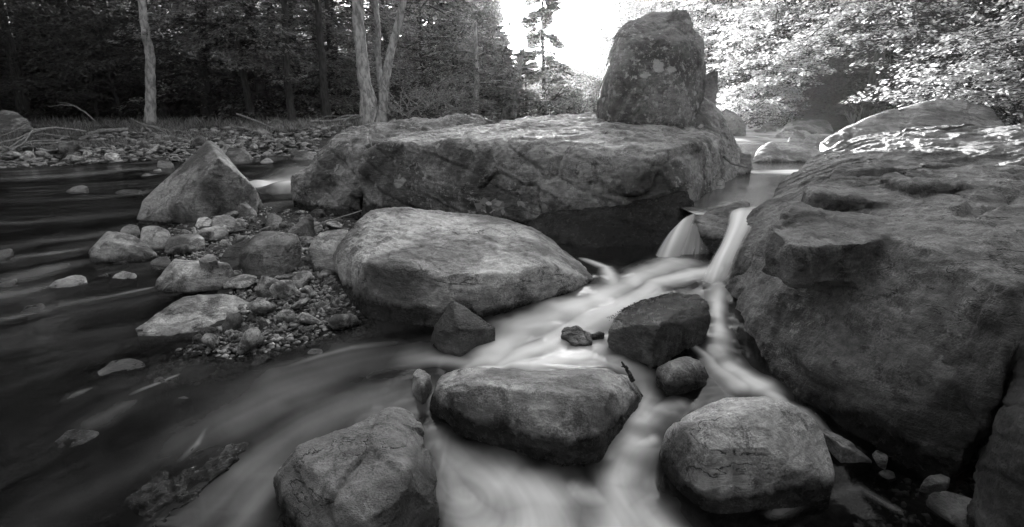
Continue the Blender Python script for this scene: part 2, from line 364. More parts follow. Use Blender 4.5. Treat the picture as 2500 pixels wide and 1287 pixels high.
def water_mat():
    m, nt = mat_new("silky_water"); g = N(nt)
    fo = g.attr('foam', 'GEOMETRY'); de = g.attr('depth', 'GEOMETRY')
    p = g.add('ShaderNodeBsdfPrincipled'); p.inputs['Base Color'].default_value = (.003, .003, .003, 1); p.inputs['Roughness'].default_value = .14; p.inputs['IOR'].default_value = 1.33
    tc = g.add('ShaderNodeTexCoord')
    mp = g.add('ShaderNodeMapping'); g.link(tc.outputs['Object'], mp.inputs[0]); mp.inputs['Rotation'].default_value = (0, 0, -.45); mp.inputs['Scale'].default_value = (1, 4, 1)
    g.link(g.bump(g.noise(mp.outputs[0], 6, 3, .5, .5), .12, .012), p.inputs['Normal'])
    tr = g.add('ShaderNodeBsdfTransparent'); tr.inputs[0].default_value = (.42, .42, .42, 1)
    cl = g.ramp(de, 0, .15, .85, 0)
    m1 = g.add('ShaderNodeMixShader'); g.link(cl, m1.inputs[0]); g.link(p.outputs[0], m1.inputs[1]); g.link(tr.outputs[0], m1.inputs[2])
    d = g.add('ShaderNodeBsdfPrincipled'); d.inputs['Base Color'].default_value = (.7, .7, .7, 1); d.inputs['Roughness'].default_value = .55; d.inputs['Specular IOR Level'].default_value = .25
    mx = g.add('ShaderNodeMixShader'); g.link(g.ramp(fo, 0, 1, 0, 1), mx.inputs[0]) if False else g.link(fo, mx.inputs[0])
    g.link(m1.outputs[0], mx.inputs[1]); g.link(d.outputs[0], mx.inputs[2])
    o = g.add('ShaderNodeOutputMaterial'); g.link(mx.outputs[0], o.inputs[0]); return m
M_WATER = water_mat()
def fall_mat():
    m, nt = mat_new("falling_water"); g = N(nt); fo = g.attr('foam', 'GEOMETRY')
    d = g.add('ShaderNodeBsdfPrincipled'); d.inputs['Base Color'].default_value = (.7, .7, .7, 1); d.inputs['Roughness'].default_value = .5
    t = g.add('ShaderNodeBsdfTransparent'); mx = g.add('ShaderNodeMixShader'); g.link(fo, mx.inputs[0]); g.link(t.outputs[0], mx.inputs[1]); g.link(d.outputs[0], mx.inputs[2])
    o = g.add('ShaderNodeOutputMaterial'); g.link(mx.outputs[0], o.inputs[0]); return m
M_FALL = fall_mat()
wo_ = build_water(); wo_.data.materials.append(M_WATER)

def patch(name, XYZ_rows, foamfun, nu=160, ny=160, dep=.5, mat=None):
    """bilinear-ish loft through rows of 3D points, smooth"""
    rows = [np.array(r) for r in XYZ_rows]; m = len(rows); n = len(rows[0])
    A = np.array(rows)  # m,n,3
    def interp(arr, t, axis_len):
        x = np.clip(t, 0, 1)*(axis_len-1); i = np.minimum(x.astype(int), axis_len-2); f = x-i
        im = np.clip(i-1, 0, axis_len-1); i2 = np.clip(i+2, 0, axis_len-1)
        p0, p1, p2, p3 = arr[im], arr[i], arr[i+1], arr[i2]; f = f.reshape((-1,)+(1,)*(arr.ndim-1))
        return .5*((2*p1)+(-p0+p2)*f+(2*p0-5*p1+4*p2-p3)*f*f+(-p0+3*p1-3*p2+p3)*f**3)
    tv = np.linspace(0, 1, ny); tu = np.linspace(0, 1, nu)
    B = interp(A, tv, m)                        # ny,n,3
    C = interp(B.transpose(1, 0, 2), tu, n)     # nu,ny,3
    C = C.transpose(1, 0, 2)
    U, V = np.meshgrid(tu, tv)
    o = mk(name, C.reshape(-1, 3), grid_faces(ny, nu), mat or M_WATER)
    at = o.data.attributes.new('foam', 'FLOAT', 'POINT'); at.data.foreach_set('value', np.clip(foamfun(U, V), 0, 1).ravel().astype(np.float32))
    at = o.data.attributes.new('depth', 'FLOAT', 'POINT'); at.data.foreach_set('value', np.full(U.size, dep, np.float32))
    tag(o, kind='structure'); return o
def lin(U, V, fu, fv, seed=0, oct=3):
    return fbm(np.stack([U.ravel()*fu, V.ravel()*fv, np.full(U.size, seed+.5)], -1), oct).reshape(U.shape)
# upper pool held between the central slab and the right boulder
ZP = .45
def pool_foam(U, V):
    s = lin(U, V, 4, 40, 3)
    f = .06+.12*np.maximum(s, 0)+.7*np.exp(-((V-.40)/.02)**2)*np.maximum(0, .4+s) + .85*sstep(.62, .8, V)*(.5+.4*s)
    f = np.maximum(f, .75*(1-sstep(.0, .06, V)))
    return f
rows = []
for (Yr, z, xl, xr) in [(4.37,.42,1.6,2.4),(4.6,ZP,1.5,2.5),(5.5,ZP,1.5,3.4),(7,ZP,1.6,4.5),(9,ZP+.01,2.5,6),(11,.53,3.2,7),(13,.62,4,8),(20,.72,5.5,11),(30,.8,6,12)]:
    rows.append([np.array([xl+(xr-xl)*t, Yr, z]) for t in np.linspace(0, 1, 5)])
patch('water', rows, pool_foam, 120, 420)
# the two falls either side of the wedged rock
def fall(cols, rowsN, fo, seed):
    # cols: list of polylines top->bottom (each list of (px,py,Y))
    R = [[D(*c[i]) for c in cols] for i in range(rowsN)]
    def ff(U, V):
        s = lin(U, V, 5, .5, seed, 2); e = np.sin(np.pi*np.clip(U, 0, 1))**1.25
        return (fo + .42*s)*e*(1-.15*V)*sstep(-.05, .12, V)*(1-sstep(.86, 1.0, V))*.92
    return patch('waterfall', R, ff, 110, 90, 0, M_FALL)
fall([[(1648,556,4.27),(1628,575,4.15),(1604,612,4.0),(1584,648,3.88),(1560,680,3.75)],
      [(1668,534,4.3),(1652,556,4.18),(1634,592,4.0),(1616,637,3.84),(1600,680,3.7)],
      [(1704,514,4.35),(1698,538,4.2),(1684,585,4.0),(1668,638,3.84),(1656,684,3.7)]], 5, 1.0, 1)
fall([[(1676,545,4.2),(1664,585,4.05),(1650,620,3.95),(1634,668,3.8)],
      [(1700,545,4.2),(1696,585,4.08),(1690,620,3.95),(1680,668,3.82)],
      [(1722,570,4.2),(1734,595,4.1),(1736,625,3.98),(1730,668,3.85)]], 4, .5, 2)
fall([[(1778,514,4.2),(1776,545,3.85),(1760,590,3.5),(1732,640,3.28),(1700,700,3.1)],
      [(1815,506,4.2),(1804,545,3.8),(1784,590,3.42),(1760,640,3.2),(1738,703,3.05)],
      [(1875,500,4.2),(1845,545,3.75),(1818,590,3.38),(1796,640,3.15),(1776,706,3.0)]], 5, 1.0, 3)

# ------------------------------------------------------------------ rocks
CAMP = np.array([0, 0, H])
def resolve(pts):
    out = []
    for p in pts:
        if len(p) == 3: out.append(D(*p))
        else: out.append(Z(p[0], p[1], p[3]))
    return out
def auto(outline, zb, t, inner=()):
    pyb = max(p[1] for p in outline); pyt = min(p[1] for p in outline)
    mx = sum(p[0] for p in outline)/len(outline)
    Yb = Z(mx, pyb, zb)[1]; out = []
    for p in outline:
        f = (pyb-p[1])/max(1, pyb-pyt); out.append((p[0], p[1], Yb+t*f))
    for p in inner: out.append((p[0], p[1], Yb+t*p[2]))
    return out
def laplace(V, E, it, lam=.5):
    n = len(V); cnt = np.bincount(E.ravel(), minlength=n).astype(float)[:, None]; cnt[cnt == 0] = 1
    for _ in range(it):
        A = np.zeros_like(V)
        for k in range(3):
            A[:, k] = np.bincount(E[:, 0], V[E[:, 1], k], minlength=n)+np.bincount(E[:, 1], V[E[:, 0], k], minlength=n)
        V = V+lam*(A/cnt-V)
    return V
ROCKN = [0]
def rock(label, lumps, vox=.012, rnd=.03, amp=.02, freq=3.0, strata=0.0, sdir=(.35, .25, .9), sfreq=9, crack=.012, tone=1.0, lichen=.2, wet=.05, soak_shade=0.0, facets=9, fd=.022, wettop=0.0,
         name='boulder', cat='boulder', drop=.2, group=None):
    ROCKN[0] += 1; bm = bmesh.new()
    for pts, thick in lumps:
        P = resolve(pts); c = sum(P)/len(P); Q = list(P)
        if thick > 0:
            B = [CAMP+(p-CAMP)*(p[1]+thick)/p[1] for p in P]; cb = sum(B)/len(B)
            Q += [cb+(b-cb)*.8 - np.array([0, 0, .03*thick]) for b in B]
        zb = min(p[2] for p in P)
        cc = sum(Q)/len(Q)
        Q += [np.array([cc[0]+(q[0]-cc[0])*.9, cc[1]+(q[1]-cc[1])*.9, zb-drop]) for q in Q]
        vs = [bm.verts.new(q) for q in Q]
        r = bmesh.ops.convex_hull(bm, input=vs)
        junk = [e for e in r['geom_interior'] if isinstance(e, bmesh.types.BMVert)]
        bmesh.ops.delete(bm, geom=list(set(junk)), context='VERTS')
    me = bpy.data.meshes.new('tmp'); bm.to_mesh(me); bm.free()
    o = bpy.data.objects.new('tmp', me); COL.objects.link(o)
    md = o.modifiers.new('r', 'REMESH'); md.mode = 'VOXEL'; md.voxel_size = vox
    dg = bpy.context.evaluated_depsgraph_get(); ev = o.evaluated_get(dg); m2 = bpy.data.meshes.new_from_object(ev)
    bpy.data.objects.remove(o); bpy.data.meshes.remove(me)
    n = len(m2.vertices); V = np.empty(n*3, np.float32); m2.vertices.foreach_get('co', V); V = V.reshape(-1, 3).astype(float)
    E = np.empty(len(m2.edges)*2, np.int32); m2.edges.foreach_get('vertices', E); E = E.reshape(-1, 2)
    V = laplace(V, E, int(min(60, max(1, (rnd/vox)**2))))
    rk = np.random.RandomState(ROCKN[0]*13+1); ext = V.max(0)-V.min(0); size = float(np.sort(ext)[1])
    for _ in range(facets):
        nk = rk.normal(size=3); nk[2] = abs(nk[2])*.8; nk /= np.linalg.norm(nk); dd = V@nk; hi = dd.max()
        lim = hi-rk.uniform(.004, fd)*size; V = V-nk*np.maximum(0, dd-lim)[:, None]*.97
    if facets: V = laplace(V, E, 1)
    m2.vertices.foreach_set('co', V.astype(np.float32).ravel()); m2.update()
    Nn = np.empty(n*3, np.float32); m2.vertices.foreach_get('normal', Nn); Nn = Nn.reshape(-1, 3).astype(float)
    sd_ = ROCKN[0]*3.7; P = V+sd_
    wv = np.stack([pn(P*freq*.7), pn(P*freq*.7+31), pn(P*freq*.7+57)], -1)
    d = amp*.5*fbm(P*freq*1.7+wv*.5, 4, .5)
    # chipped facets: piecewise-flat look from quantised low frequency noise
    q = pn(P*freq*.9+11)*3.2; fr = q-np.floor(q); d += amp*.55*(np.floor(q)+sstep(.84, 1.0, fr))/2.0
    if strata > 0:
        sn = np.array(sdir); sn = sn/np.linalg.norm(sn)
        b = (P@sn)*sfreq+pn(P*1.1)*.55+pn(P*5.1)*.12; fr = b-np.floor(b); lay = pn(np.stack([np.floor(b)*.77, pn(P*.9)*1.3, np.zeros(n)], -1)*1.9+5)
        sh = pn(np.stack([np.floor(b+1)*.77, pn(P*.9)*1.3, np.zeros(n)], -1)*1.9+5)
        d += strata*(lay+(sh-lay)*sstep(.9, 1, fr))
        d -= strata*.5*np.exp(-((fr-.93)/.05)**2)
    if crack > 0:
        cn = pn(P*freq*.42+wv*.35+77)+.18*pn(P*freq*1.9); m_ = sstep(-.05, .15, pn(P*freq*.5+40))
        d -= crack*np.exp(-(cn/.022)**2)*m_
        d += crack*.7*sstep(-.02, .02, cn)*m_
    d += amp*.12*fbm(P*28, 3, .6)
    V = V+Nn*d[:, None]
    m2.vertices.foreach_set('co', V.astype(np.float32).ravel())
    m2.polygons.foreach_set('use_smooth', np.ones(len(m2.polygons), dtype=bool)); m2.update()
    m2.materials.clear(); m2.materials.append(M_ROCK); m2.name = name
    o = bpy.data.objects.new(name, m2); COL.objects.link(o)
    o['tone'] = float(tone); o['lichen'] = float(lichen); o['wet'] = float(wet); o['soak_shade'] = float(soak_shade); o['wettop'] = float(wettop)
    tag(o, label, cat, group); return o

def z(px, py, zz): return (px, py, None, zz)
# central slab
slab = rock("long flat-topped central boulder with pale lichen top, carrying the upright rock", [
 ([(878,430,6.1),(888,370,6.15),(925,350,6.1),(1060,345,5.8),(1210,340,5.5),(1420,352,5.0),(1540,362,4.75),(1600,378,4.6),(1690,350,5.0),
   (885,535,6.0),(1000,560,5.8),(1290,545,5.05),(1540,512,4.75),(1690,472,4.85),(1697,512,4.8),(990,325,7.2),(1130,312,7.2),(1250,300,7.2),(1340,285,7.3),(1450,277,7.4),(1700,296,7.2),(1780,320,7.4),(1815,370,7.4),(1818,415,7.2)], .4),
 ([(1680,240,7.0),(1710,232,7.2),(1750,262,7.3),(1785,320,7.3),(1810,370,7.3),(1690,330,6.4),(1660,300,6.4),(1740,430,6.2),(1800,430,6.8)], .6),
 ([(1060,324,6.6),(1250,297,7.0),(1440,270,7.3),(1560,284,6.8),(1500,306,6.1),(1380,314,6.0),(1200,327,6.2)], 0)],
 vox=.018, rnd=.035, amp=.045, freq=1.9, strata=.028, sdir=(.2, -.35, .9), sfreq=5, crack=.03, tone=1.2, lichen=.95, wet=.22, facets=8, fd=.015)
low_ = rock(None, [([(1285,545,4.75),(1330,520,4.8),(1420,520,4.65),(1540,505,4.55),(1680,465,4.7),(1697,525,4.6),(1330,590,4.5),(1425,650,4.15),(1560,655,4.15),(1630,640,4.25),(1250,600,4.7)], .5)], vox=.018, rnd=.02, amp=.035, freq=2.2, strata=.015, crack=.02, tone=.7, lichen=0, wet=.6, soak_shade=.85, name="undercut", cat=None)  # shade of the undercut recess painted in as wet black rock
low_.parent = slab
rock("broken lichen-covered ledge boulder left of and behind the central slab", [
 ([(706,425,6.9),(712,470,6.8),(730,512,6.6),(790,540,6.3),(885,545,6.15),(760,402,7.1),(735,406,7.0),(880,420,6.4),(820,420,6.8)], .5),
 ([(775,375,7.3),(800,350,7.7),(880,322,7.9),(890,400,6.5),(780,430,7.0),(770,400,7.0),(860,480,6.5),(790,480,6.8)], .6),
 ([(745,408,7.0),(770,368,7.2),(830,325,7.6),(900,302,8.0),(905,350,6.4),(885,440,6.25),(770,450,6.8)], .5),
 ([(762,370,7.8),(830,320,8.3),(800,352,7.9),(880,302,8.6),(1000,290,8.8),(1090,283,8.9),(1175,277,9),(1200,288,9),(1225,308,8.8),(1220,340,8.5),(1000,345,8.1),(880,350,7.9),(790,400,7.6)], .8)],
 vox=.024, rnd=.05, amp=.055, freq=2.4, strata=.035, sdir=(.3, -.2, .9), sfreq=6, crack=.03, tone=.95, lichen=.9, wet=.12)
rock("tall upright boulder with mottled lichen standing on the central slab", [
 ([(1457,262,6.9),(1462,215,6.9),(1480,140,6.95),(1502,85,7.0),(1532,48,7.1),(1590,30,7.2),(1650,24,7.1),(1685,80,6.9),(1718,100,7.0),(1726,170,7.0),(1715,235,6.8),(1690,290,6.4),(1670,300,6.3),(1600,302,6.3),(1500,290,6.4),(1480,250,6.5),(1520,100,6.6),(1650,100,6.5),(1500,200,6.4),(1660,230,6.3)], .5),
 ([(1640,22,7.0),(1682,20,7.0),(1694,72,6.9),(1668,80,6.75),(1640,70,6.9)], .3)],
 vox=.02, rnd=.05, amp=.05, freq=2.0, strata=.02, sdir=(.9, .2, .2), sfreq=5, crack=.03, facets=5, tone=.75, lichen=1.0, wet=-1, drop=.1)
rock("leaning shard wedged behind the upright boulder", [(auto([(1712,240),(1715,180),(1757,168),(1752,215),(1742,252),(1722,262)], 1.1, .2), .3)][:0] or
 [([(1705,250,7.4),(1715,180,7.4),(1757,167,7.5),(1752,215,7.45),(1742,256,7.4),(1722,262,7.3)], .3)], vox=.025, rnd=.02, amp=.03, tone=.9, lichen=.6, wet=-1, name='rock', cat='rock')
# middle boulder
rock("big smooth rounded boulder in the middle with a broad pale top", [
 ([(815,612,3.85),(850,560,4.05),(905,508,4.3),(960,503,4.35),(1010,512,4.3),(1060,509,4.35),(1150,518,4.3),(1240,532,4.25),(1290,548,4.2),(1340,580,4.05),(1430,645,3.75),(1476,695,3.5),
   (818,650,3.6),(840,730,3.25),(900,782,3.02),(960,800,2.92),(1060,812,2.85),(1200,790,2.92),(1380,745,3.15),(1460,712,3.4),(880,640,3.14),(1000,655,2.98),(1120,685,2.88),(1230,680,2.9),(1330,645,3.12)], .35)],
 vox=.012, rnd=.05, amp=.03, freq=2.0, strata=.007, sfreq=9, crack=.012, tone=1.6, lichen=.12, wet=.13, facets=14, fd=.02)
# giant right boulder
def PL(px, py, h):
    d = ray(px, py); m = d[2]/d[1]; return (px, py, (.833-h)/(.112-m))
rock("huge dark sloping boulder filling the right side", [
 ([(1762,640,3.4),(1772,600,3.5),(1800,560,3.75),(1850,515,4.0),(1930,432,4.5),(1960,398,4.75),(2040,355,5.0),(2110,327,5.3),(2300,318,5.0),(2560,305,4.3),(2700,400,3.3),(2640,620,1.9),
   (1765,740,3.05),z(1830,880,.04),z(1900,960,.02),z(2000,1030,0),z(2130,1110,-.03),z(2260,1165,-.05),z(2390,1155,-.05),(1880,590,3.1),(2080,575,2.35),(2290,605,1.95),(2470,705,1.62),(2480,800,1.55),(2440,920,1.5),(2410,1050,1.48),(1800,700,3.0)], .0),
 ([(1760,660,3.35),(1770,735,3.02),(1850,690,2.95),(1900,640,3.1),(1800,620,3.4),(1860,800,2.6),(1780,790,2.85)], .3),
 ([(2230,345,4.6),(2260,328,4.8),(2400,316,4.6),(2560,308,4.2),(2600,380,3.6),(2400,350,4.1),(2300,352,4.4)], .3),
 ([PL(*q, .075) for q in [(1965,455),(2060,395),(2180,372),(2350,385),(2500,395),(2580,470),(2400,515),(2250,490),(2100,478),(2000,478)]], 0),
 ([PL(*q, .05) for q in [(1850,560),(1940,505),(2080,525),(2230,560),(2120,592),(1950,598)]], 0),
 ([PL(*q, .07) for q in [(2330,575),(2450,520),(2600,550),(2600,690),(2480,640),(2370,600)]], 0),
 ([PL(*q, .14) for q in [(2150,430),(2260,395),(2420,400),(2560,420),(2560,450),(2380,460),(2230,455)]], 0)],
 vox=.013, rnd=.014, amp=.045, freq=2.0, strata=.016, sdir=(-.75, -.12, .65), sfreq=7, crack=.03, facets=8, fd=.03, tone=.55, lichen=.35, wet=.08)
rock("slanted smooth slab boulder behind the huge right boulder", [
 ([(1990,350,6.0),(2030,327,6.2),(2110,288,6.6),(2200,262,6.8),(2290,238,6.9),(2350,244,6.8),(2430,264,6.5),(2458,305,6.1),(2440,345,5.6),(2200,360,5.5),(2020,365,5.7),(2320,300,6.0)], .5)],
 vox=.022, rnd=.04, amp=.025, freq=1.6, strata=.025, sdir=(-.5, .1, .85), sfreq=5, crack=.02, tone=.85, lichen=.15, wet=-1)
rock("dark boulder cut off by the right edge of the photo", [
 ([(2540,790,1.6),(2500,850,1.58),(2450,930,1.5),(2418,1000,1.45),(2405,1060,1.42),(2412,1150,1.35),(2440,1250,1.25),(2520,1290,1.15),(2700,800,1.6),(2750,1200,1.1),(2500,1050,1.25)], .2)],
 vox=.01, rnd=.03, amp=.035, freq=2.5, strata=.012, tone=.4, lichen=.1, wet=.0)
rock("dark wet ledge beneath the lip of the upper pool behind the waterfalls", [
 ([(1640,530,4.6),(1700,515,4.65),(1800,512,4.65),(1880,510,4.6),(1640,640,4.5),(1760,660,4.3),(1860,620,4.3),(1620,600,4.7)], .5)], vox=.02, rnd=.02, amp=.03, freq=3, tone=.6, lichen=0, wet=-1, soak_shade=.9, facets=0, name='rock', cat='rock')
# foreground
rock("flat-topped dark slab at the bottom edge with a long crack", [
 ([z(985,988,.10),z(945,995,.13),z(820,1045,.14),z(700,1100,.12),z(664,1150,.07),z(662,1185,.02),z(690,1262,-.03),z(740,1350,-.05),z(1000,1420,-.05),z(1078,1280,-.04),z(1075,1240,.03),z(1055,1110,.07),z(1035,1060,.08),z(1012,1015,.08),z(900,1060,.18),z(760,1140,.15),z(1000,1180,.17),z(900,1300,.16),z(960,1050,.17),z(760,1290,.08)], 0)],
 vox=.007, rnd=.009, amp=.016, freq=4.0, strata=.006, sfreq=14, crack=.016, tone=.55, lichen=.35, wet=.05, facets=12, fd=.03)
rock("smooth rounded boulder in the foreground water with a pale back edge", [
 ([z(1047,985,.0),z(1058,935,.08),z(1085,905,.11),z(1140,896,.12),z(1250,902,.13),z(1440,910,.13),z(1500,903,.12),z(1545,918,.1),z(1580,960,.05),z(1572,990,.0),z(1515,1015,.01),z(1485,1090,-.02),z(1470,1135,-.06),z(1330,1112,-.06),z(1200,1068,-.06),z(1080,1018,-.05),
   z(1200,940,.21),z(1400,955,.22),z(1100,960,.16),z(1480,960,.19),z(1470,1050,.1),z(1380,1065,.1),z(1250,1020,.12),z(1120,990,.1)], 0)],
 vox=.007, rnd=.04, amp=.018, freq=3.6, crack=.004, tone=1.5, lichen=.25, wet=.065)
rock("pale speckled rounded boulder in the bottom right foreground", [
 ([z(1612,1080,.03),z(1640,1030,.11),z(1700,985,.18),z(1780,963,.2),z(1870,960,.22),z(1950,985,.2),z(2003,1022,.14),z(2003,1050,.12),z(2025,1110,.06),z(2055,1180,.0),z(2050,1205,-.04),z(1920,1245,-.06),z(1800,1270,-.07),z(1730,1264,-.07),z(1655,1200,-.05),z(1612,1120,-.01),
   z(1850,1000,.24),z(1700,1040,.21),z(1960,1050,.17),z(1740,1110,.16),z(1900,1110,.16),z(1700,1190,.03),z(2000,1170,.04)], 0)],
 vox=.007, rnd=.03, amp=.014, freq=3.6, crack=.008, tone=1.7, lichen=.35, wet=.01, facets=14, fd=.045)
rock("wet black rock with mossy top splitting the cascade", [
 ([z(1482,808,.17),z(1492,770,.22),z(1530,742,.26),z(1640,714,.3),z(1700,717,.3),z(1733,737,.3),z(1742,768,.26),z(1718,838,.08),z(1625,862,.06),z(1520,868,.06),z(1500,850,.07),z(1600,800,.29),z(1610,838,.14),z(1560,790,.28),z(1510,840,.12),z(1640,765,.31)], 0)],
 vox=.008, rnd=.012, amp=.018, freq=4, strata=.012, sfreq=14, crack=.01, tone=1.0, lichen=.3, wet=.06, soak_shade=.45, wettop=1.0, name='rock', cat='rock')
rock("small rounded rock with a light dry cap below the black cascade rock", [
 ([z(1600,930,.05),z(1604,895,.12),z(1640,878,.16),z(1680,862,.16),z(1720,880,.13),z(1752,960,.01),z(1700,972,.0),z(1640,968,.01),z(1650,900,.17),z(1630,930,.11)], 0)],
 vox=.007, rnd=.02, amp=.01, freq=5, crack=0, tone=1.1, lichen=.6, wet=.09, name='rock', cat='rock')
rock("wedge-shaped grey rock leaning against the big rounded boulder", [
 ([z(1052,830,.03),z(1060,790,.14),z(1105,733,.27),z(1160,765,.22),z(1216,802,.14),z(1200,825,.08),z(1160,870,.0),z(1080,864,.0),z(1056,852,.0),z(1120,800,.2),z(1070,815,.13)], .1)],
 vox=.008, rnd=.012, amp=.012, freq=4, crack=.0, tone=.75, lichen=.05, wet=.02, name='rock', cat='rock')
rock("small wet cracked rock breaking the milky water left of the black rock", [
 ([z(1372,820,.1),z(1375,800,.13),z(1410,795,.14),z(1440,815,.12),z(1445,835,.1),z(1400,842,.08)], 0)], vox=.005, rnd=.006, amp=.02, freq=9, strata=.008, tone=1.2, lichen=.5, wet=-1, soak_shade=.3, name='rock', cat='rock')
rock("low dark rock awash beside the wet cracked rock", [
 ([z(1440,815,.11),z(1465,805,.12),z(1478,812,.11),z(1470,822,.09),z(1450,825,.09)], 0)], vox=.005, rnd=.006, amp=.008, freq=9, tone=.8, lichen=.3, wet=-1, soak_shade=.6, name='rock', cat='rock')
rock("small upright pale block between the foreground slab and the rounded boulder", [
 ([z(1006,965,.0),z(1008,915,.06),z(1020,902,.08),z(1040,903,.08),z(1054,915,.07),z(1050,965,-.01),z(1035,975,-.02),z(1015,973,-.02),z(1030,940,.09)], 0)],
 vox=.005, rnd=.008, amp=.008, freq=8, tone=1.7, lichen=.4, wet=-.02, name='rock', cat='rock')
rock("jagged rock wedged between the two waterfalls", [
 ([(1688,522,4.45),(1700,540,4.2),(1760,515,4.3),(1812,490,4.5),(1832,497,4.5),(1815,520,4.3),(1795,560,4.05),(1770,600,3.95),(1740,650,3.95),(1725,610,4.1),(1705,570,4.25),(1770,545,4.1)], .25)],
 vox=.011, rnd=.015, amp=.03, freq=3.5, strata=.015, crack=.01, tone=1.0, lichen=.2, wet=.3, name='rock', cat='rock')
rock("angular rock jutting from the right end of the central slab", [
 ([(1785,400,7.0),(1800,372,7.2),(1832,375,7.1),(1836,405,6.9),(1825,430,6.8),(1790,445,6.6)], .3)], vox=.02, rnd=.02, amp=.03, tone=.9, lichen=.1, wet=.5, name='rock', cat='rock')
rock("leaning pyramid-shaped boulder with a bright left face", [
 ([(508,343,6.8),(525,350,6.8),(345,492,6.3),z(333,542,-.02),z(400,548,-.02),(532,385,6.1),(590,432,6.25),(625,462,6.5),z(644,500,.03),z(600,520,.03),z(490,548,.0),(470,478,5.88),(480,520,5.95),(430,425,6.5)], .3)],
 vox=.012, rnd=.006, amp=.012, freq=2.6, crack=.008, tone=1.35, lichen=.1, wet=.02, facets=0)
rock("low wet boulder tilted beside the black one at the right foreground", [
 ([z(1990,1045,.05),z(2010,1040,.06),z(2080,1080,.05),z(2132,1130,-.02),z(2120,1150,-.05),z(2050,1155,-.05),z(2030,1110,0),z(2060,1090,.07)], 0)], vox=.006, rnd=.01, amp=.01, freq=6, strata=.008, tone=.95, lichen=.1, wet=-.02, name='rock', cat='rock')

